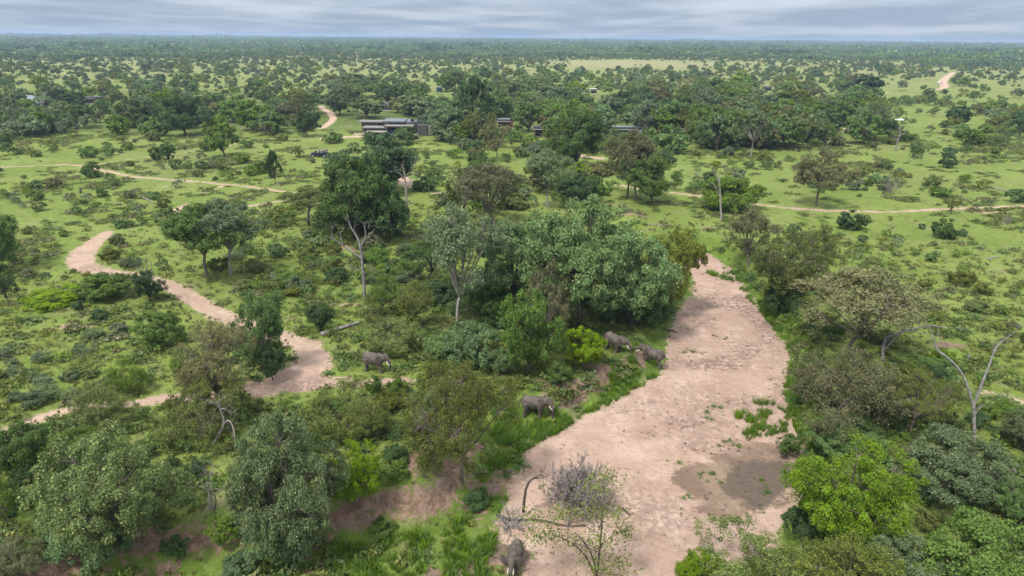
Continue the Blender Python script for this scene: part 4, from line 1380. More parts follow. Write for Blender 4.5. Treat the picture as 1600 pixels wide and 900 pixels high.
house(588, 213, 0, 'grey stepped terrace of the lodge left of the pool', [
    ('lower_wall', CONC, [(-6.4, 3.6, 6, 12, -.6, 2.7)]), ('coping', CONC_L, [(-7.2, 4.0, 5.4, 12.6, 2.72, 3.0)]),
    ('front_wall', CONC, [(-4.2, -.6, 1.0, 5.38, -.6, 1.5)]), ('front_coping', DECKM, [(-4.6, 4.2, .6, 5.38, 1.52, 1.75)]),
], 'lodge_terrace', 'terrace')
pr, _s = frame_at(601, 212)
root = bpy.data.objects.new('swimming_pool', None); COL.objects.link(root); root.location = pr + np.array([0, -1.5, 0])
m_ = MB().box(-3.9, 3.9, 0, .3, -.7, .5).box(-3.9, -3.6, .3, 6, -.7, .9).box(3.6, 3.9, .3, 6, -.7, .9).box(-3.9, 3.9, 6, 6.3, -.7, .9)
obj('basin_wall', m_.mesh('basin_wall', CONC), root)
obj('water', MB().box(-3.58, 3.58, .32, 5.98, -.5, .62).mesh('water', POOL), root)
obj('coping', MB().box(-4.2, 4.2, -.25, .28, .52, .66).box(-4.2, 4.2, 6.02, 7.2, .92, 1.05).mesh('coping', DECKM), root)
obj('ledge', MB().box(-6.5, 4.6, -1.6, -.3, -.7, -.1).mesh('ledge', CONC_L), root)
tag(root, 'blue plunge pool with pale coping in front of the lodge lounge', 'swimming pool')
for i, (dx, dy, lab) in enumerate(((4.6, 2.0, 'left white sun lounger beside the lodge pool'), (6.2, 2.4, 'right white sun lounger beside the lodge pool'))):
    r2 = bpy.data.objects.new('sun_lounger', None); COL.objects.link(r2); r2.location = pr + np.array([dx, dy + 4, .35])
    obj('seat', MB().box(-.35, .35, 0, 1.3, .28, .38).mesh('seat', CLOTHS[0]), r2)
    obj('backrest', MB().add([(-.35, 1.3, .3), (.35, 1.3, .3), (.35, 1.85, .8), (-.35, 1.85, .8), (-.35, 1.34, .22), (.35, 1.34, .22), (.35, 1.9, .72), (-.35, 1.9, .72)], [(0, 1, 2, 3), (7, 6, 5, 4), (0, 4, 5, 1), (1, 5, 6, 2), (2, 6, 7, 3), (3, 7, 4, 0)]).mesh('backrest', CLOTHS[0]), r2)
    for lx in (-.3, .25):
        for ly in (.05, 1.2):
            obj('leg', MB().box(lx, lx + .05, ly, ly + .05, 0, .278).mesh('leg', TIMBER), r2)
    tag(r2, lab, 'sun lounger', 'sun loungers by the pool')


def suite(px, py, w_, h_, label, roofmat=ROOFM, wall=BRICK, rz=0.0, deck=True):
    a = w_ / 2
    ps = [('back_wall', wall, [(-a, a, 5.6, 6, 0, h_)]), ('side_wall', wall, [(-a, -a + .4, .6, 5.6, 0, h_ - .1)]), ('side_wall', wall, [(a - .4, a, .6, 5.6, 0, h_ - .1)]),
          ('roof_slab', roofmat, [(-a - .8, a + .8, 1.6, 7, h_ + .45, h_ + .65)]), ('>fascia', ROOFD, [(-a - .7, a + .7, 1.5, 1.58, h_, h_ + .6)]),
          ('porch_roof', CONC_L, [(-a - .9, a * .7, -.6, 1.48, h_ - .35, h_ - .2)])]
    ps += door(-a + .6, a * .1, .9, .1, h_ - .6) + [('front_wall', wall, [(a * .1 + .1, a - .4, .6, .9, 0, h_ - .4)])]
    ps += [('post', TIMBER, [(x, x + .2, -.5, -.3, 0, h_ - .36)]) for x in (-a, 0, a * .6)]
    if deck:
        ps.append(('deck', DECKM, [(-a - .5, a + .5, -2.6, .58, -.5, .08)]))
    return house(px, py, rz, label, ps)


suite(790, 200, 7.0, 3.2, 'dark lodge suite with a white glinting roof among trees left of centre')
suite(852, 214, 9.0, 3.4, 'brick lodge suite with red brown walls behind the dark round tree', ROOFD)
suite(980, 214, 13.0, 3.4, 'lodge suite with a long grey double roof right of the dark round tree', ROOFM, CONC_L)
suite(1068, 218, 7.0, 3.4, 'small lodge suite with a bright grey roof and brick pillar')
suite(1305, 206, 4.6, 3.4, 'narrow lodge suite with a white side wall at the right end of the woodland', CONC_L, BRICK)
suite(602, 172, 6.0, 3.0, 'small grey roofed lodge building behind the lounge on the left', ROOFM, CONC)
suite(642, 180, 7.0, 3.0, 'grey roofed lodge building half hidden behind the lounge', ROOFM, CONC)
suite(140, 162, 11.0, 3.2, 'dark open shelter among the left woodland trees', ROOFD, TIMBER)
suite(1200, 142, 6.0, 3.0, 'far pale roofed hut beyond the right woodland', CONC_L, CONC)
suite(928, 146, 4.0, 2.6, 'tiny white roofed hut in the middle of the woodland', CLOTHS[0], CONC)
# hipped roof house far left
p_, s_ = frame_at(40, 170)
root = bpy.data.objects.new('house', None); COL.objects.link(root); root.location = p_
a = 7.5
obj('wall', MB().box(-a, a, 0, 8, 0, 3.4).mesh('wall', CONC_L), root)
rm = MB().add([(-a - 1, -1, 3.4), (a + 1, -1, 3.4), (a + 1, 9, 3.4), (-a - 1, 9, 3.4), (-a * .35, 4, 7.2), (a * .35, 4, 7.2)], [(0, 1, 5, 4), (2, 3, 4, 5), (1, 2, 5, 5), (3, 0, 4, 4), (3, 2, 1, 0)])
obj('roof', rm.mesh('roof', simple_mat('blue_grey_roof', (.16, .185, .22), .6, .2)), root)
obj('window', MB().box(-4, -2, -.06, 0, 1, 2.4).mesh('window', GLASS), root)
obj('window', MB().box(1, 3, -.06, 0, 1, 2.4).mesh('window', GLASS), root)
obj('fascia', MB().box(-a - 1, a * .2, -1.1, -1.02, 3.1, 3.4).mesh('fascia', CLOTHS[0]), root)
tag(root, 'far left house with a blue-grey hipped roof among trees', 'house')
# water tank
p_, s_ = frame_at(686, 148)
root = bpy.data.objects.new('water_tank', None); COL.objects.link(root); root.location = p_
TANK = simple_mat('dark_blue_plastic', (.02, .045, .10), .4, .15)
ang = np.linspace(0, 2 * math.pi, 17)[:-1]
obj('tank_body', MB().tube([(0, 0, 2.2), (0, 0, 5.4)], [1.9, 1.9], 16).mesh('tank_body', TANK), root)
obj('lid', MB().tube([(0, 0, 5.42), (0, 0, 5.7), (0, 0, 5.95)], [1.9, 1.6, .5], 16).mesh('lid', CONC_L), root)
obj('stand', MB().box(-1.7, 1.7, -1.7, 1.7, 2.0, 2.18).box(-1.6, -1.4, -1.6, -1.4, -.2, 2).box(1.4, 1.6, -1.6, -1.4, -.2, 2).box(-1.6, -1.4, 1.4, 1.6, -.2, 2).box(1.4, 1.6, 1.4, 1.6, -.2, 2).mesh('stand', CONC_L), root)
tag(root, 'dark blue water tank with a pale lid behind the lodge', 'water tank')

# pale stone in the grass
st = bpy.data.objects.new('boulder', None)
bpy.data.objects.remove(st)
mbs = MB().ell((0, 0, .25), (1.6, 1.0, .7), None, 14, 9)
V = np.vstack(mbs.v); V = V * (1 + .25 * (fbm(V[:, 0] * 1.3 + V[:, 2], V[:, 1] * 1.3, 4)[:, None] - .5))
o_ = obj('boulder', mesh_np('boulder', V, np.vstack(mbs.f), [simple_mat('pale_stone', (.45, .45, .44), .85, .2, 2, .4)], None, True), None, ground(608, 352))
tag(o_, 'pale grey boulder in bright grass behind the crooked dead tree', 'boulder')

# ------------------------------------------------------------------ safari vehicle
NAVY = simple_mat('navy_paint', (.018, .022, .045), .35, .2)
RUBBER = simple_mat('rubber', (.015, .015, .015), .9, .2)
SEATM = simple_mat('grey_canvas', (.16, .17, .20), .9, .2)
SILVER = simple_mat('silver_metal', (.45, .47, .5), .4, .1)


def safari_car(px, py, rz, label):
    p, s = frame_at(px, py)
    root = bpy.data.objects.new('safari_vehicle', None); COL.objects.link(root); root.location = p; root.rotation_euler = (0, 0, rz); root.scale = (1.22, 1.22, 1.22)
    obj('body', MB().box(-2.6, 1.15, -.9, .9, .55, 1.05).box(-2.6, 1.15, -.9, -.82, 1.05, 1.25).box(-2.6, 1.15, .82, .9, 1.05, 1.25).box(-2.6, -2.52, -.82, .82, 1.05, 1.3).mesh('body', NAVY), root)
    obj('bonnet', MB().add([(1.16, -.85, .6), (2.45, -.8, .6), (2.45, .8, .6), (1.16, .85, .6), (1.16, -.8, 1.3), (2.4, -.72, 1.15), (2.4, .72, 1.15), (1.16, .8, 1.3)], [(0, 3, 2, 1), (4, 5, 6, 7), (0, 1, 5, 4), (2, 3, 7, 6), (1, 2, 6, 5), (0, 4, 7, 3)]).mesh('bonnet', NAVY), root)
    obj('windscreen', MB().add([(1.12, -.8, 1.3), (1.16, -.8, 1.3), (1.16, .8, 1.3), (1.12, .8, 1.3), (.98, -.8, 1.75), (1.02, -.8, 1.75), (1.02, .8, 1.75), (.98, .8, 1.75)], [(0, 3, 2, 1), (4, 5, 6, 7), (0, 1, 5, 4), (2, 3, 7, 6), (1, 2, 6, 5), (0, 4, 7, 3)]).mesh('windscreen', GLASS), root)
    obj('bumper', MB().box(2.46, 2.62, -.85, .85, .5, .72).mesh('bumper', SILVER), root)
    for sx in (-1, 1):
        obj('headlight', MB().tube([(2.44, sx * .55, .95), (2.52, sx * .55, .95)], [.13, .13], 10).mesh('headlight', CLOTHS[0]), root)
    for i, x in enumerate((.35, -.75, -1.85)):
        z = 1.06 + .22 * i
        o = obj('seat', MB().box(x - .25, x + .25, -.78, .78, z, z + .22).mesh('seat', SEATM), root)
        obj('seat_back', MB().box(x - .36, x - .26, -.78, .78, z + .05, z + .72).mesh('seat_back', SEATM), o)
    for x in (1.75, -1.7):
        for y in (-.82, .82):
            o = obj('wheel', MB().tube([(x, y - .13, .4), (x, y + .13, .4)], [.4, .4], 16).mesh('tyre', RUBBER), root)
            obj('rim', MB().tube([(x, y - .14, .4), (x, y + .14, .4)], [.2, .2], 12).mesh('rim', SILVER), o)
    tag(root, label, 'safari vehicle')
    return root


car = safari_car(500, 245, R(172), 'open navy safari vehicle with seated passengers on the grass below the lodge track')
SKIN = simple_mat('skin', (.30, .17, .11), .7, .15)
HAIR = simple_mat('dark_hair', (.03, .022, .018), .8, .2)


def seated_person_mesh():
    mb = MB()
    mb.tube([(0, 0, .05), (-.02, 0, .3), (-.02, 0, .52), (0, 0, .6)], [.17, .155, .18, .09], 10)
    mb.tube([(0, 0, .58), (.01, 0, .68)], [.06, .06], 8)
    mb.ell((.02, 0, .80), (.10, .08, .125))
    mb.ell((.115, 0, .785), (.025, .02, .03))
    for s in (1, -1):
        mb.tube([(-.02, s * .19, .52), (.06, s * .23, .3), (.26, s * .16, .2)], [.06, .05, .038], 8)
        mb.ell((.31, s * .15, .19), (.05, .035, .025))
        mb.tube([(0, s * .09, .1), (.42, s * .11, .12), (.44, s * .11, -.3)], [.09, .07, .05], 8)
        mb.ell((.5, s * .11, -.33), (.11, .045, .04))
    me = fuse(mb, 'body', SKIN, .025, 3)
    return me


PM = seated_person_mesh()
HATM = MB().tube([(.02, 0, .86), (.02, 0, .88), (.02, 0, .94), (.02, 0, .97)], [.19, .12, .11, .06], 12).mesh('hat', CLOTHS[2], True)
HAIRM = MB().ell((-.01, 0, .84), (.115, .095, .115), None, 12, 8).mesh('hair', HAIR, True)
SHIRT = {}
for k, cm in enumerate(CLOTHS):
    SHIRT[k] = MB().tube([(0, 0, .02), (-.02, 0, .3), (-.02, 0, .5), (0, 0, .595)], [.185, .175, .2, .1], 12).tube([(-.02, .19, .53), (.05, .23, .33)], [.075, .066], 8).tube([(-.02, -.19, .53), (.05, -.23, .33)], [.075, .066], 8).mesh('shirt', cm, True)
PANT = MB().tube([(-.02, .09, .1), (.42, .11, .125), (.445, .11, -.26)], [.105, .085, .065], 8).tube([(-.02, -.09, .1), (.42, -.11, .125), (.445, -.11, -.26)], [.105, .085, .065], 8).mesh('trousers', CLOTHS[2], True)
PEOPLE = [(.35, .45, 0, 'hat', 'person in a white shirt and sun hat driving the safari vehicle'), (.35, -.45, 1, 'hair', 'person in navy sitting beside the driver of the safari vehicle'),
          (-.75, .45, 0, 'hair', 'person in white on the far side of the middle row of the safari vehicle'), (-.75, -.45, 0, 'hat', 'person in white with sun hat on the near side of the middle row'),
          (-1.85, .45, 2, 'hat', 'person in khaki on the far side of the rear row of the safari vehicle'), (-1.85, -.45, 0, 'hair', 'person in white on the near side of the rear row of the safari vehicle')]
cm_ = Matrix.Translation(car.location) @ Matrix.Rotation(R(172), 4, 'Z') @ Matrix.Scale(1.22, 4)
for (x, y, k, hd, lab) in PEOPLE:
    row = {.35: 0, -.75: 1, -1.85: 2}[x]
    r2 = bpy.data.objects.new('person', None); COL.objects.link(r2)
    r2.matrix_world = cm_ @ Matrix.Translation((x - .05, y, 1.06 + .22 * row + .17))
    obj('body', PM, r2); obj('shirt', SHIRT[k], r2); obj('trousers', PANT, r2)
    obj(hd, HATM if hd == 'hat' else HAIRM, r2)
    tag(r2, lab, 'person', 'passengers in the safari vehicle')
# far white pickup on the far right track
p_, s_ = frame_at(1468, 131)
root = bpy.data.objects.new('pickup_truck', None); COL.objects.link(root); root.location = p_; root.rotation_euler = (0, 0, R(8)); root.scale = (1.3, 1.3, 1.3)
obj('body', MB().box(-2.4, 2.4, -.9, .9, .5, 1.15).mesh('body', CLOTHS[0]), root)
obj('cab', MB().add([(-.6, -.85, 1.16), (1.3, -.85, 1.16), (1.3, .85, 1.16), (-.6, .85, 1.16), (-.4, -.75, 1.8), (.8, -.75, 1.8), (.8, .75, 1.8), (-.4, .75, 1.8)], [(0, 3, 2, 1), (4, 5, 6, 7), (0, 1, 5, 4), (2, 3, 7, 6), (1, 2, 6, 5), (0, 4, 7, 3)]).mesh('cab', CLOTHS[0]), root)
obj('window', MB().box(-.4, .9, -.87, -.84, 1.25, 1.6).mesh('window', GLASS), root)
for x in (1.5, -1.5):
    for y in (-.85, .85):
        obj('wheel', MB().tube([(x, y - .12, .38), (x, y + .12, .38)], [.38, .38], 12).mesh('wheel', RUBBER), root)
tag(root, 'tiny white pickup parked beside the far right sandy track', 'pickup truck')

# ------------------------------------------------------------------ scattered bushes and trees, one by one
def in_poly(px, py, poly):
    c = False; n = len(poly)
    for i in range(n):
        ax, ay = poly[i]; bx, by = poly[(i + 1) % n]
        if (ay > py) != (by > py) and px < (bx - ax) * (py - ay) / (by - ay) + ax:
            c = not c
    return c


CLEAR = [(928, 508, 1042, 582, 545), (806, 612, 864, 658, 652), (500, 503, 562, 528, 518), (556, 176, 672, 206, 214), (482, 232, 520, 247, 245), (780, 184, 804, 192, 200), (830, 198, 850, 210, 214), (953, 194, 1012, 205, 214), (1052, 192, 1074, 206, 218), (1306, 186, 1320, 203, 206),
         (678, 136, 694, 148, 148), (596, 161, 606, 166, 172), (24, 136, 62, 150, 170), (130, 149, 154, 156, 162), (1396, 180, 1414, 205, 236), (1196, 131, 1204, 138, 142), (925, 139, 933, 144, 146),
         (498, 164, 530, 202, 200), (1460, 112, 1492, 142, 140), (640, 169, 650, 173, 180), (548, 208, 584, 218, 218), (905, 238, 930, 248, 246),
         (1262, 275, 1290, 322, 321), (840, 290, 870, 330, 325), (970, 265, 1000, 312, 310), (622, 260, 648, 345, 341), (1116, 275, 1136, 350, 345), (322, 400, 363, 436, 430), (540, 350, 586, 470, 466),
         (555, 540, 615, 592, 586), (600, 345, 616, 354, 352)]


def on_bare(x, y, m):
    a = np.array([x]); b = np.array([y])
    if y < 300:
        if sdf_poly(a, b, FLOOR)[0] < m or sdf_poly(a, b, CROSS)[0] < m:
            return True
    for line, hw in TRACKS:
        if dist_line(a, b, line, hw)[0] < m:
            return True
    for (u, v, rx, ry) in PATCH:
        q = plane_at(u, v)
        if abs(x - q[0]) < rx + m * .5 and abs(y - q[1]) < ry * (1 if v > 200 else 3) + m * .5:
            return True
    return False


POOL_ = []


def field(poly, n, forms, leaves, Wr, ratio=(.6, .95), gap=.55, tries=14, power=1.5):
    xs = [q[0] for q in poly]; ys_ = [q[1] for q in poly]
    done = 0
    lo_y, hi_y = min(ys_), max(ys_)
    for _ in range(n * tries):
        if done >= n: break
        px = RNG.uniform(min(xs), max(xs)); py = RNG.uniform(lo_y, hi_y)
        if not in_poly(px, py, poly): continue
        p = ground(px, py)
        W = Wr[0] + (Wr[1] - Wr[0]) * RNG.random() ** power
        if on_bare(p[0], p[1], W * .3 + .2): continue
        if W < 6 and RNG.random() < .75 and float(vnoise(np.array([p[0] / 13 + 50]), np.array([p[1] / 20 + 50]), 123)[0]) < .46: continue
        form = RNG.choices([f[0] for f in forms], [f[1] for f in forms])[0]
        bush = form in ('bush', 'loose')
        Hh = W * RNG.uniform(*ratio) * (1 if bush else 1.15)
        if any((p[0] - a) ** 2 + (p[1] - b) ** 2 < ((W / 2 + r) * gap) ** 2 for a, b, r in PLACED): continue
        _, _, dz = project(p); dz = float(dz)
        _, tyy, _ = project(p + np.array([0, 0, Hh]))
        wp = W * F / dz
        if any(px + wp / 2 > c[0] and px - wp / 2 < c[2] and py > c[1] and tyy < c[3] and py > c[4] - 3 for c in CLEAR): continue
        leaf = RNG.choices([f[0] for f in leaves], [f[1] for f in leaves])[0]
        PLACED.append((p[0], p[1], W / 2))
        POOL_.append((wp, p, W, Hh, dz, form, leaf, bush))
        done += 1


FRONT = [(664, 216), (800, 214), (1000, 212), (1200, 214), (1390, 204), (1400, 222), (1200, 236), (1000, 234), (800, 232), (690, 226)]
BUSHY = [('bush', 3), ('loose', 2)]
TREEY = [('round', 5), ('airy', 3), ('flat', 1.2)]
MIX = [('dark', 1.5), ('teal', 1.8), ('grey', 1.8), ('mid', 3.2), ('brown', .6), ('olive', 1.5), ('lime', .5)]
SCR = [('mid', 3), ('dark', 2), ('olive', 1.6), ('grey', 1), ('yellow', .8), ('lime', .5), ('brown', .4)]
field(FRONT, 70, TREEY, MIX, (8, 14), (.7, 1.0), .36, 40, 1.0)
field(FRONT, 46, BUSHY, SCR, (3, 8), (.6, .85), .36, 40, 1.2)
field([(430, 176), (560, 146), (760, 136), (1000, 134), (1240, 142), (1400, 160), (1335, 214), (1200, 228), (1000, 226), (780, 226), (690, 214), (600, 166), (530, 186), (440, 192)], 260, TREEY, MIX, (9, 17), (.62, .85), .40, 30, 1.1)
field([(-30, 150), (440, 150), (480, 192), (440, 212), (300, 214), (-30, 220)], 105, TREEY + [('bush', 3)], MIX, (7, 15), (.6, .9), .42, 30)
field([(430, 190), (570, 208), (560, 226), (430, 222)], 10, BUSHY, SCR, (3, 8), (.6, .8))
field([(-30, 105), (1600, 105), (1600, 138), (1240, 138), (1000, 130), (760, 130), (440, 148), (-30, 148)], 80, TREEY + [('bush', 5)], MIX, (8, 14), (.5, .75), .5)
field([(1390, 140), (1620, 122), (1620, 228), (1330, 236)], 105, [('bush', 4), ('loose', 2), ('round', 1)], SCR, (3, 9), (.5, .8))
field([(1180, 232), (1620, 228), (1620, 318), (1200, 312)], 95, BUSHY, SCR, (1.3, 5.5), (.45, .8), .6, 14, 2.4)
field([(1290, 342), (1620, 340), (1620, 540), (1480, 500), (1400, 410), (1320, 380)], 55, BUSHY, SCR, (.8, 3.6), (.45, .7), .7, 14, 2)
field([(-20, 222), (330, 214), (480, 224), (510, 300), (360, 284), (-20, 256)], 60, BUSHY + [('round', 1)], SCR, (1.6, 6), (.5, .9), .6, 14, 1.8)
field([(-20, 266), (140, 264), (330, 296), (270, 326), (170, 350), (-20, 330)], 38, BUSHY, SCR, (1.5, 4.6), (.4, .7), .65, 14, 1.6)
field([(180, 330), (420, 320), (540, 380), (640, 390), (650, 500), (470, 500), (400, 470), (260, 430), (150, 420)], 92, BUSHY, SCR, (1.5, 4.4), (.45, .75), .5, 20, 1.4)
field([(420, 300), (500, 310), (530, 380), (420, 350)], 10, BUSHY, SCR, (2, 4), (.5, .8))
field([(640, 226), (960, 228), (960, 300), (860, 330), (690, 330), (650, 300)], 110, [('bush', 4), ('loose', 2), ('round', 1.5)], SCR, (2, 7.5), (.55, .9), .42, 30)
field([(960, 226), (1180, 236), (1180, 312), (1030, 302)], 34, BUSHY, SCR, (2, 5.5), (.5, .8), .6, 14, 2)
field([(600, 370), (690, 350), (700, 440), (640, 480)], 12, BUSHY, SCR, (2, 4), (.5, .8))
field([(680, 440), (800, 440), (1010, 500), (1000, 540), (880, 570), (690, 590)], 26, BUSHY, [('dark', 3), ('teal', 3), ('mid', 2)], (2, 4.5), (.6, .9), .4, 30)
field([(-20, 520), (190, 520), (200, 600), (40, 640), (-20, 640)], 20, [('loose', 3), ('bush', 1)], [('grey', 4), ('olive', 1)], (1.4, 3.2), (.4, .6), .6)
field([(-20, 345), (120, 345), (110, 420), (220, 445), (300, 500), (180, 510), (-20, 510)], 26, BUSHY, SCR, (1, 3), (.45, .7), .7, 14, 2)
field([(380, 640), (660, 620), (650, 720), (480, 730)], 22, BUSHY, SCR, (1.4, 3.4), (.5, .8), .5)
field([(0, 700), (420, 680), (440, 800), (200, 850), (0, 860)], 18, BUSHY, SCR, (1, 3), (.5, .8), .6)
field([(1245, 500), (1480, 560), (1620, 680), (1620, 720), (1400, 700), (1260, 660)], 34, BUSHY, SCR, (1.2, 3.6), (.5, .8), .5)
field([(1380, 720), (1620, 740), (1620, 850), (1420, 830)], 14, BUSHY, SCR, (1.2, 3.2), (.5, .8), .6)
field([(1120, 350), (1320, 350), (1300, 420), (1250, 480), (1190, 470), (1130, 420)], 18, BUSHY, [('olive', 2), ('dark', 2), ('mid', 2), ('brown', 1)], (1.6, 4), (.5, .9), .5)


# the 190 trees and 215 bushes that show largest stand singly; the smallest rest is joined further down
REST = []
for isb, cap in ((False, 215), (True, 205)):
    L_ = sorted([q for q in POOL_ if q[7] == isb], key=lambda q: -q[0])
    for q in L_[:cap]:
        nm = 'bush' if isb else 'tree'
        put_plant(q[1], q[2], q[3], q[4], q[5], q[6], nm, nm)
    REST += L_[cap:]


# ------------------------------------------------------------------ stuff nobody could count
def stuff(name, pts, scl, rz, var, sources, label):
    me = bpy.data.meshes.new(name)
    me.vertices.add(len(pts)); me.vertices.foreach_set('co', np.asarray(pts, np.float32).ravel())
    for nm, ty, v in (('scl', 'FLOAT', scl), ('rz', 'FLOAT', rz), ('kindno', 'INT', var)):
        a = me.attributes.new(nm, ty, 'POINT')
        a.data.foreach_set('value', np.asarray(v, np.float32 if ty == 'FLOAT' else np.int32))
    o = obj(name, me)
    ng = bpy.data.node_groups.new(name, 'GeometryNodeTree')
    ng.interface.new_socket('Geometry', in_out='INPUT', socket_type='NodeSocketGeometry')
    ng.interface.new_socket('Geometry', in_out='OUTPUT', socket_type='NodeSocketGeometry')
    gi, go = ng.nodes.new('NodeGroupInput'), ng.nodes.new('NodeGroupOutput')
    jn = ng.nodes.new('GeometryNodeJoinGeometry')

    def named(nm, ty):
        n = ng.nodes.new('GeometryNodeInputNamedAttribute'); n.data_type = ty; n.inputs[0].default_value = nm
        return n.outputs[0]
    cx_ = ng.nodes.new('ShaderNodeCombineXYZ'); ng.links.new(named('rz', 'FLOAT'), cx_.inputs[2])
    for k, s in enumerate(sources):
        oi = ng.nodes.new('GeometryNodeObjectInfo'); oi.inputs[0].default_value = s; oi.inputs['As Instance'].default_value = True
        ip = ng.nodes.new('GeometryNodeInstanceOnPoints')
        cmp = ng.nodes.new('FunctionNodeCompare'); cmp.data_type = 'INT'; cmp.operation = 'EQUAL'
        ng.links.new(named('kindno', 'INT'), cmp.inputs[2]); cmp.inputs[3].default_value = k
        ng.links.new(gi.outputs[0], ip.inputs['Points'])
        ng.links.new(cmp.outputs[0], ip.inputs['Selection'])
        ng.links.new(oi.outputs['Geometry'], ip.inputs['Instance'])
        ng.links.new(cx_.outputs[0], ip.inputs['Rotation'])
        ng.links.new(named('scl', 'FLOAT'), ip.inputs['Scale'])
        ng.links.new(ip.outputs[0], jn.inputs[0])
    ng.links.new(jn.outputs[0], go.inputs[0])
    md = o.modifiers.new('scatter', 'NODES'); md.node_group = ng
    tag(o, label, None, None, 'stuff')
    return o


def src(name, me):
    return bpy.data.objects.new(name, me)      # only a pattern for the scatter, never linked to the scene


RS = np.random.RandomState(4)
kinds = sorted({(q[5], 1 if q[4] < 560 else 2, q[6]) for q in REST})
rest_src = [src('scrub', coloured(f_, l_, 0, c_)) for f_, l_, c_ in kinds]
stuff('small_bushes', np.array([q[1] - np.array([0, 0, .05]) for q in REST]), [q[2] / variant(q[5], 1 if q[4] < 560 else 2, 0)[2] for q in REST], RS.uniform(0, 6.28, len(REST)),
      [kinds.index((q[5], 1 if q[4] < 560 else 2, q[6])) for q in REST], rest_src, 'many small bushes and trees scattered over the grassland and woodland')


def tuft(name, mat, n, h, spread, wd, seed):
    rs = np.random.RandomState(seed)
    a = rs.uniform(0, 6.28, n); r = spread * rs.uniform(0, 1, n) ** .5
    b = np.column_stack([r * np.cos(a), r * np.sin(a), np.zeros(n)])
    lean = np.column_stack([np.cos(a + rs.normal(size=n)), np.sin(a + rs.normal(size=n)), np.zeros(n)]) * rs.uniform(.15, .75, (n, 1))
    hh = h * rs.uniform(.5, 1.2, (n, 1))
    side = np.column_stack([-np.sin(a), np.cos(a), np.zeros(n)]) * wd
    m_ = b + lean * hh * .45 + np.array([0, 0, 1]) * hh * .6
    e = b + lean * hh + np.array([0, 0, 1]) * hh
    V = np.stack([b - side, b + side, m_ + side * .8, m_ - side * .8, e + side * .1, e - side * .1], 1).reshape(-1, 3)
    k = np.arange(n)[:, None] * 6
    Fq = np.vstack([k + np.array([[0, 1, 2, 3]]), k + np.array([[3, 2, 4, 5]])])
    return mesh_np(name, V, Fq, [mat])


GR = leaf_mat('grass_blades', (.135, .155, .034), (.26, .28, .075), (.33, .30, .15), .45)
GRD = leaf_mat('dark_grass_blades', (.095, .115, .026), (.20, .22, .058), (.30, .26, .13), .45)
GRL = leaf_mat('lush_grass_blades', (.080, .165, .012), (.175, .32, .028), None, .45)
FORB = leaf_mat('forb_leaves', (.06, .105, .024), (.16, .235, .06), (.22, .26, .09), .4)


def scatter_xy(poly_px, n, z=0.0):
    q = P(poly_px, z)
    lo, hi = q.min(0), q.max(0)
    pts = np.column_stack([RS.uniform(lo[0], hi[0], n), RS.uniform(lo[1], hi[1], n)])
    return pts[sdf_poly(pts[:, 0], pts[:, 1], q) < 0]


def bare_np(x, y, m=0.0):
    d = np.minimum(sdf_poly(x, y, SAND), sdf_poly(x, y, CROSS))
    for line, hw in TRACKS[:3]:
        d = np.minimum(d, dist_line(x, y, line, hw))
    soil = np.zeros(len(x))
    for (a, b, rx, ry, s_) in SOIL:
        q = plane_at(a, b)
        soil = np.maximum(soil, s_ * np.exp(-1.2 * (((x - q[0]) / rx) ** 2 + ((y - q[1]) / ry) ** 2)))
    fd = sdf_poly(x, y, FLOOR)
    bank = np.clip(1 - np.abs(fd - 2.2) / 2.4, 0, 1) * (y < plane_at(400, 690)[1]) * (x < 0)
    return (d < m + (vnoise(x * .9, y * .9, 77) - .5) * 2.4) | (np.maximum(soil, bank * .8) > .45 + .4 * (vnoise(x * .7, y * .7, 79) - .5))


# grass over the near country
g = scatter_xy([(-250, 290), (1850, 290), (1850, 1000), (-250, 1000)], 150000)
g = g[RS.uniform(0, 1, len(g)) < np.clip(1.5 - np.hypot(g[:, 0], g[:, 1]) / 115, 0, 1)]
keep = ~bare_np(g[:, 0], g[:, 1], .3)
keep &= vnoise(g[:, 0] / 2.3, g[:, 1] / 2.3, 91) * .6 + vnoise(g[:, 0] / 9, g[:, 1] / 9, 92) * .5 + RS.uniform(-.25, .25, len(g)) > .50
g = g[keep]
z = height(g[:, 0], g[:, 1])
near_ = np.hypot(g[:, 0], g[:, 1])
stuff('grass', np.column_stack([g, z]), RS.uniform(.5, 1.25, len(g)) * np.clip(near_ / 90, .8, 1.5), RS.uniform(0, 6.28, len(g)),
      np.where(vnoise(g[:, 0] / 5, g[:, 1] / 5, 93) + RS.uniform(-.2, .2, len(g)) > .55, 1, 0),
      [src('grass_tuft', tuft('grass_tuft', GR, 14, .30, .30, .035, 1)), src('grass_tuft', tuft('dark_grass_tuft', GRD, 14, .34, .28, .04, 2))],
      'short green and yellowish grass tufts over the near plain')
# tall bright grass on the floor of the river course
g = np.vstack([scatter_xy([(520, 850), (700, 826), (735, 790), (765, 715), (810, 668), (890, 652), (960, 618), (1035, 578), (1050, 576), (1000, 604), (950, 634), (885, 660), (822, 700), (806, 745), (786, 800), (770, 850), (812, 905), (805, 960), (500, 960)], 8000, BED),
               scatter_xy([(1148, 652), (1180, 628), (1215, 634), (1240, 655), (1226, 678), (1165, 686)], 330, BED), scatter_xy([(1238, 560), (1280, 620), (1300, 760), (1255, 770), (1262, 700), (1236, 650), (1226, 600)], 1600, -1.5),
               scatter_xy([(1100, 420), (1150, 438), (1200, 495), (1240, 550), (1270, 560), (1230, 480), (1150, 410)], 2200, -1.5), scatter_xy([(770, 640), (870, 640), (900, 650), (830, 690), (770, 720)], 1500, -1.5), scatter_xy([(985, 548), (1010, 556), (990, 600), (940, 615), (950, 590)], 700, -1.5)])
keep = vnoise(g[:, 0] / 1.6, g[:, 1] / 1.6, 95) + RS.uniform(-.2, .2, len(g)) > .46
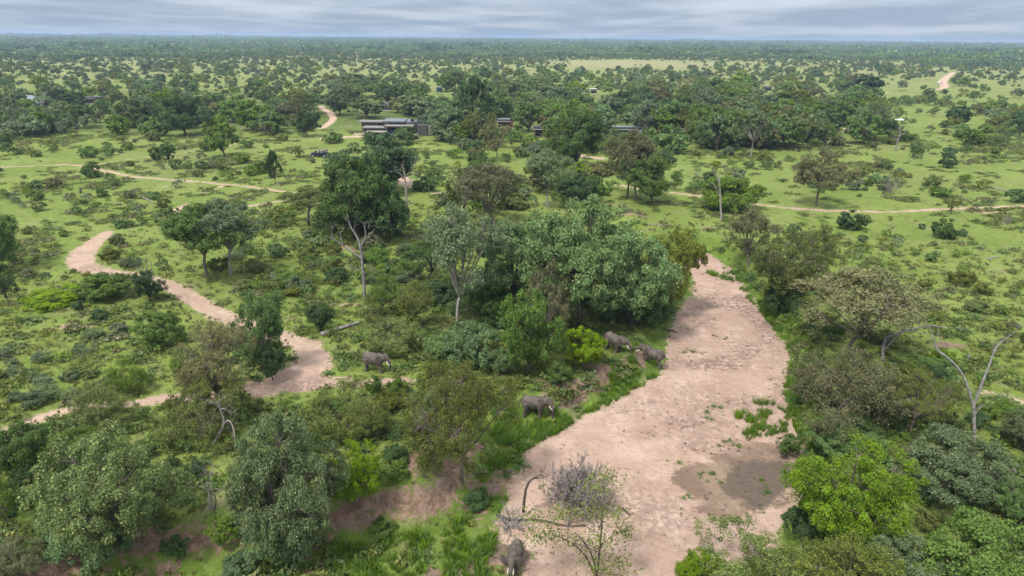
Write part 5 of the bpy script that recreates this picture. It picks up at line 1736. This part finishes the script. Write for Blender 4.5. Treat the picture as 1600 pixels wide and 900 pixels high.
for (u, v) in ((586, 580), (958, 548), (1017, 570), (804, 885)):
    q = ground(u, v); keep &= np.hypot(g[:, 0] - q[0], g[:, 1] - q[1]) > 2.4
g = g[keep]
stuff('tall_grass', np.column_stack([g, height(g[:, 0], g[:, 1])]), RS.uniform(.6, 1.2, len(g)), RS.uniform(0, 6.28, len(g)), RS.randint(0, 2, len(g)),
      [src('tall_tuft', tuft('tall_tuft', GRL, 18, .75, .28, .04, 3)), src('tall_tuft', tuft('tall_tuft', GRL, 16, .55, .32, .045, 4))],
      'tall bright green grass along the floor of the river course')
# low leafy ground plants among the bushes
forbs = []
for k in range(3):
    rs = np.random.RandomState(40 + k)
    C = rs.normal(size=(90, 3)) * np.array([.34, .34, .16]) + np.array([0, 0, .24]); C[:, 2] = np.abs(C[:, 2])
    forbs.append(src('forb', leaves_mesh('forb', C, unit(rs.normal(size=(90, 3)) * .6 + np.array([0, 0, .8])), .15, rs, [FORB, LEAF['mid'], LEAF['olive']][k])))
g = scatter_xy([(-200, 320), (1800, 320), (1800, 980), (-200, 980)], 26000)
g = g[RS.uniform(0, 1, len(g)) < np.clip(1.6 - np.hypot(g[:, 0], g[:, 1]) / 120, 0, 1)]
keep = ~bare_np(g[:, 0], g[:, 1], .6)
pxg, pyg, _ = project(np.column_stack([g, np.zeros(len(g))]))
river = ((pxg > 380) & (pxg < 1010) & (pyg > 330) & (pyg < 720)) | ((pxg < 520) & (pyg > 640)) | ((pxg > 1240) & (pyg > 480) & (pyg - 480 > (pxg - 1500) * .9))
keep &= vnoise(g[:, 0] / 4, g[:, 1] / 4, 97) + RS.uniform(-.2, .2, len(g)) > np.where(river, .42, .76)
for (u, v) in ((586, 580), (835, 651), (958, 548), (1017, 570), (803, 898)):
    q = ground(u, v); keep &= np.hypot(g[:, 0] - q[0], g[:, 1] - q[1]) > 3.0
g = g[keep]
stuff('undergrowth', np.column_stack([g, height(g[:, 0], g[:, 1])]), RS.uniform(.6, 1.7, len(g)), RS.uniform(0, 6.28, len(g)), RS.randint(0, 3, len(g)), forbs, 'low leafy undergrowth between the bushes')
# knee-high herbs and coarse grass clumps of the open plains
HERB = leaf_mat('herb_leaves', (.115, .165, .034), (.235, .30, .078), (.27, .27, .12), .5)
HERB_DRY = leaf_mat('dry_herb_leaves', (.12, .135, .055), (.26, .265, .125), (.32, .28, .16), .45)
herbs = []
for k in range(4):
    rs = np.random.RandomState(60 + k)
    n_ = 70
    C = rs.normal(size=(n_, 3)) * np.array([.55, .40, .13]) + np.array([0, 0, .16]); C[:, 2] = np.abs(C[:, 2])
    herbs.append(src('herb', leaves_mesh('herb', C, unit(rs.normal(size=(n_, 3)) * .55 + np.array([0, 0, .9])), .27, rs, [HERB, HERB, HERB_DRY, FORB][k])))
g = scatter_xy([(-150, 205), (1750, 205), (1750, 700), (-150, 700)], 60000)
d_ = np.hypot(g[:, 0], g[:, 1])
keep = (d_ > 70) & (vnoise(g[:, 0] / 7, g[:, 1] / 9, 141) * .5 + vnoise(g[:, 0] / 2.2, g[:, 1] / 3, 142) * .3 + vnoise(g[:, 0] / 30, g[:, 1] / 40, 143) * .3 + RS.uniform(-.14, .14, len(g)) > np.where((g[:, 0] > 25) & (d_ < 190), .75, .68))
g = g[keep]
for line, hw in TRACKS:
    g = g[dist_line(g[:, 0], g[:, 1], line, hw) > .5]
g = g[np.minimum(sdf_poly(g[:, 0], g[:, 1], FLOOR), sdf_poly(g[:, 0], g[:, 1], CROSS)) > .6]
stuff('plain_herbs', np.column_stack([g, height(g[:, 0], g[:, 1])]), RS.uniform(.45, 1.35, len(g)) ** 1.3, RS.uniform(-.6, .6, len(g)), RS.choice(4, len(g), p=[.4, .25, .2, .15]), herbs, 'knee high herbs and coarse grass clumps of the open plains')
print('herbs', len(g))
# dung, sticks and dead leaves on the sand
db = MB()
rs = np.random.RandomState(8)
for k in range(5):
    a = rs.uniform(0, 6.28); c = np.array([rs.normal() * .12, rs.normal() * .12, .05])
    db.tube([c - np.array([math.cos(a), math.sin(a), .0]) * rs.uniform(.1, .25), c, c + np.array([math.cos(a + .4), math.sin(a + .4), .1]) * rs.uniform(.1, .25)], [.02, .03, .015], 4)
db2 = MB()
for k in range(4):
    db2.ell((rs.normal() * .16, rs.normal() * .16, .05), (.10, .09, .07), None, 6, 4)
DUNG = simple_mat('dark_droppings', (.05, .038, .028), .9, .3)
g = scatter_xy([(1078, 394), (1240, 540), (1262, 700), (1190, 890), (800, 960), (820, 700), (1040, 576)], 5200, BED)
keep = (sdf_poly(g[:, 0], g[:, 1], SAND) < -.3) & (fbm(g[:, 0] / 5, g[:, 1] / 5, 61) + RS.uniform(-.25, .25, len(g)) > .60)
g = g[keep]
stuff('river_debris', np.column_stack([g, height(g[:, 0], g[:, 1])]), RS.uniform(.15, .7, len(g)), RS.uniform(0, 6.28, len(g)), RS.randint(0, 2, len(g)),
      [src('debris', db.mesh('twig_litter', BARK_DARK)), src('debris', db2.mesh('droppings', DUNG))], 'dark twigs and droppings strewn over the sand')
# green plants growing out of the sand
g = np.array([plane_at(u, v, BED) for u, v in ((1073, 548), (1094, 552), (1125, 528), (1135, 530), (1110, 640), (1122, 636), (1106, 652), (1132, 700), (1142, 692), (1095, 742), (1108, 740), (1118, 745), (1058, 722), (1200, 768), (1186, 795), (1196, 760), (1226, 740), (1060, 800), (1074, 772), (1150, 695), (1230, 690), (850, 765), (845, 760))])
g = np.repeat(g, 3, 0) + RS.normal(size=(len(g) * 3, 2)) * .45
stuff('sand_plants', np.column_stack([g, height(g[:, 0], g[:, 1])]), RS.uniform(.25, .7, len(g)), RS.uniform(0, 6.28, len(g)), RS.randint(0, 2, len(g)), [forbs[1], src('tall_tuft', tuft('sand_tuft', GRL, 18, .45, .3, .04, 9))], 'little green plants growing out of the river sand')

# bushes of the farther savanna, past the ones built singly
fb = []
for leaf in ('mid', 'dark', 'grey', 'olive', 'teal', 'yellow'):
    for form in ('bush', 'round'):
        fb.append(src('scrub', coloured(form, 2, 0, leaf)))
n = 36000
r_ = np.sqrt(RS.uniform(0, 1, n) * (1750 ** 2 - 330 ** 2) + 330 ** 2); th = RS.uniform(-.74, .74, n)
x, y = r_ * np.sin(th), r_ * np.cos(th)
pxf, pyf, _ = project(np.column_stack([x, y, height(x, y)]))
dens = .55 + .9 * (fbm(x / 110, y / 170, 55) - .5) + .35 * (fbm(x / 30, y / 60, 56) - .5)
dens -= .9 * np.exp(-((x - 185) / 115) ** 4) * (pyf > 94) * (pyf < 111)
dens -= .30 * ((pxf > 1330) & (pyf > 118))
dens += .15 * ((pyf < 92)) + .12 * (pxf < 700)
keep = RS.uniform(0, 1, n) < dens * np.interp(pyf, [80, 90, 100, 125], [.8, .55, .42, .45])
keep &= (pyf < 146) | ((pxf > 1390) & (pyf < 200) & (RS.uniform(0, 1, n) < .3)) | ((pxf < 430) & (pyf < 196) & (RS.uniform(0, 1, n) < .6))
x, y, pxf, pyf = x[keep], y[keep], pxf[keep], pyf[keep]
ok = np.ones(len(x), bool)
for line, hw in TRACKS:
    if np.hypot(*line.mean(0)) > 300: ok &= dist_line(x, y, line, hw) > 3
for (u, v, rx, ry) in PATCH:
    q = plane_at(u, v); ok &= ~((np.abs(x - q[0]) < rx + 2) & (y > q[1] - 60 * (v < 160)) & (y < q[1] + ry * 3))
for c in CLEAR:
    if c[4] < 180: ok &= ~((pxf > c[0] - 3) & (pxf < c[2] + 3) & (pyf > c[1] + 2) & (pyf < c[3] + 14))
PL = np.array(PLACED)
x, y, pyf = x[ok], y[ok], pyf[ok]
big_ = RS.uniform(0, 1, len(x)) < .14
s_ = np.where(big_, RS.uniform(.6, 1.15, len(x)), RS.uniform(.3, 1.0, len(x)))
v_ = RS.choice(6, len(x), p=[.28, .14, .22, .14, .10, .12]) * 2 + big_.astype(int)
stuff('savanna_scrub', np.column_stack([x, y, height(x, y) - .1]), s_, RS.uniform(0, 6.28, len(x)), v_, fb, 'countless bushes and small trees of the farther savanna')

# closed woodland towards the horizon: groves of crowns
groves = []
for k in range(4):
    rs = np.random.RandomState(300 + k)
    CC, NN = [], []
    for _ in range(16):
        c = np.array([rs.uniform(-20, 20), rs.uniform(-20, 20), 0]); rr = rs.uniform(2.5, 5.2); hh = rs.uniform(3.5, 7.5) * (1.5 if rs.rand() < .08 else 1)
        d = unit(rs.normal(size=(46, 3)) + np.array([0, 0, .5]))
        CC.append(c + d * np.array([rr, rr, hh * .45]) + np.array([0, 0, hh * .6])); NN.append(unit(d + rs.normal(size=d.shape) * .35))
    groves.append(src('grove', leaves_mesh('grove', np.vstack(CC), np.vstack(NN), 1.9, rs, [LEAF['mid'], LEAF['dark'], LEAF['grey'], LEAF['teal']][k], 1.2)))
n = 26000
r_ = 1450 * (9500 / 1450) ** (RS.uniform(0, 1, n) ** .85); th = RS.uniform(-.72, .72, n)
x, y = r_ * np.sin(th), r_ * np.cos(th)
keep = (fbm(x / 260, y / 420, 65) + RS.uniform(-.2, .2, n) > np.interp(r_, [1450, 2300, 3400], [.60, .44, .28]))
keep &= r_ > 1500 + 260 * (fbm(x / 200, y / 900, 66) - .5) + 200 * (np.abs(x - 300) < 300)
x, y, r_ = x[keep], y[keep], r_[keep]
stuff('distant_woodland', np.column_stack([x, y, height(x, y)]), RS.uniform(.75, 1.25, len(x)) * np.interp(r_, [1500, 9000], [1.0, 1.7]) * np.where(RS.uniform(0, 1, len(x)) < .03, 1.8, 1.0), RS.uniform(0, 6.28, len(x)), RS.choice(4, len(x), p=[.15, .42, .13, .30]), groves, 'far off woodland that merges into one dark band at the horizon')

# ------------------------------------------------------------------ labels for the plants placed one by one
LAND = [(600, 200, 'the blue lodge pool'), (501, 240, 'the safari vehicle'), (130, 400, 'the track bend'), (585, 570, 'the walking elephant'), (985, 550, 'the two meeting elephants'),
        (835, 640, 'the elephant in the green strip'), (340, 420, 'the pair of feathery trees'), (568, 420, 'the crooked dead tree'), (716, 480, 'the straight bare trunk'),
        (900, 400, 'the huge central tree'), (565, 330, 'the big dark tree'), (635, 310, 'the tall thin dead tree'), (768, 310, 'the many-stemmed brownish tree'), (857, 290, 'the pale-trunked grey tree'),
        (978, 275, 'the tall pale trunk'), (898, 225, 'the tall dark round tree'), (1137, 305, 'the wide green bush'), (1275, 290, 'the solitary curved tree'), (1172, 220, 'the white-trunked tree'),
        (1330, 490, 'the wide twiggy tree'), (1523, 610, 'the Y shaped dead tree'), (1312, 770, 'the vivid green tree'), (1406, 200, 'the white-topped dead tree'), (1475, 128, 'the far white pickup'),
        (1310, 196, 'the narrow white-walled suite'), (980, 205, 'the long-roofed suite'), (850, 205, 'the brick suite'), (790, 190, 'the glinting suite roof'), (686, 143, 'the blue water tank'),
        (40, 150, 'the far left house'), (140, 155, 'the dark open shelter'), (515, 180, 'the curved track by the lodge'), (290, 180, 'the big round tree of the left woodland'), (145, 265, 'the fork of the left tracks'),
        (350, 215, 'the upright tree on the left lawn'), (230, 625, 'the bare gap in the left track'), (200, 780, 'the yellow-green bottom left tree'), (1222, 430, 'the olive thicket'), (1487, 322, 'the olive bush in the track'),
        (1472, 360, 'the round bush on the right plain'), (530, 518, 'the long fallen log'), (60, 466, 'the low bright green bush'), (455, 760, 'the large grey-green tree'), (928, 143, 'the tiny white roof'), (1200, 136, 'the far pale hut'),
        (1050, 104, 'the far pale clearing'), (1345, 140, 'the dark spreading tree'), (126, 298, 'the dark left stump'), (1560, 298, 'the far right fallen branch'), (640, 780, 'the eroded grey bank'), (1592, 200, 'the tree at the far right edge'),
        (712, 190, 'the tree beside the lodge wall'), (250, 515, 'the two-toned bush'), (1512, 560, 'the small grey stump'), (540, 395, 'the bare earth mound'), (430, 265, 'the slim dark tree'), (1555, 405, 'the small dead bough'),
        (1480, 740, 'the big grey-green bush'), (15, 380, 'the tree cut by the left edge'), (820, 126, 'the far sandy patch'), (120, 107, 'the far left sandy patches'), (545, 128, 'the far sandy spot behind the lodge')]
groups = {}
for (o, p, W, H, leaf, form) in REC:
    px, py, dz = project(p + np.array([0, 0, H * .4])); wp = W * F / dz
    best, nxt = sorted(LAND, key=lambda a: ((a[0] - px) / 1.0) ** 2 + ((a[1] - py) * 1.8) ** 2)[:2]
    dx, dy = px - best[0], (py - best[1]) * 1.8
    dist = math.hypot(dx, dy)
    ang = math.degrees(math.atan2(dy, dx)) % 360
    rel = ['right of', 'in front and right of', 'in front of', 'in front and left of', 'left of', 'behind and left of', 'behind', 'behind and right of'][int(((ang + 22.5) % 360) // 45)]
    sz = 'tiny' if wp < 13 else ('small' if wp < 24 else ('large' if wp > 55 else 'medium'))
    fm = {'round': 'round-crowned', 'airy': 'airy', 'flat': 'flat-topped', 'bush': 'leafy', 'loose': 'loose'}[form]
    far = 'close ' if dist < 45 else ('well ' if dist > 110 else '')
    lab = '%s %s %s %s %s%s %s' % (sz, WORD[leaf], fm, o['category'], far, rel, best[2])
    alt = '%s %s between %s and %s' % (WORD[leaf], o['category'], best[2], nxt[2])
    groups.setdefault(lab, []).append((float(px), o, ' '.join(alt.split()[:16])))
ORD = ['first', 'second', 'third', 'fourth', 'fifth', 'sixth', 'seventh', 'eighth', 'ninth', 'tenth', 'eleventh', 'twelfth', 'thirteenth', 'fourteenth', 'fifteenth', 'sixteenth', 'seventeenth', 'eighteenth']
USED_ = set()
for lab, L_ in groups.items():
    L_.sort(key=lambda a: a[0])
    for k, (_, o, alt) in enumerate(L_):
        if len(L_) == 1: s = lab
        elif len(L_) == 2: s = ('left hand ' if k == 0 else 'right hand ') + lab
        else: s = lab + ', %s from left' % ORD[min(k, 17)]
        for drop in ('round-crowned', 'leafy', 'loose', 'airy', 'flat-topped', 'well', 'close', 'medium', 'small', 'large', 'tiny', 'hand'):
            if len(s.split()) > 16: s = ' '.join(x for x in s.split() if x != drop)
        if s in USED_: s = alt
        USED_.add(s)
        o['label'] = s
        o['group'] = 'trees of the savanna' if o['category'] == 'tree' else 'bushes of the savanna'
print('plants', len(REC), 'trees', sum(1 for a in REC if a[0]['category'] == 'tree'), 'variants', len(LIB), 'scrub', len(x))

# ------------------------------------------------------------------ haze
hz = bpy.data.materials.new('haze_air'); hz.use_nodes = True
t = hz.node_tree; t.nodes.clear()
out = N(t, 'ShaderNodeOutputMaterial'); pv = N(t, 'ShaderNodeVolumePrincipled')
pv.inputs['Color'].default_value = (.54, .73, 1.0, 1); pv.inputs['Density'].default_value = HAZE
pv.inputs['Anisotropy'].default_value = .2
t.links.new(pv.outputs[0], out.inputs['Volume'])
zs = max(float(v[2]) for o in bpy.data.objects if o.name == 'ground' for v in o.bound_box)
hb = obj('haze', MB().box(-21000, 21000, -60, 16000, -8, max(zs + 20, CAMH + 8)).mesh('haze', hz))
tag(hb, 'faint blue haze over the far country', None, None, 'stuff')
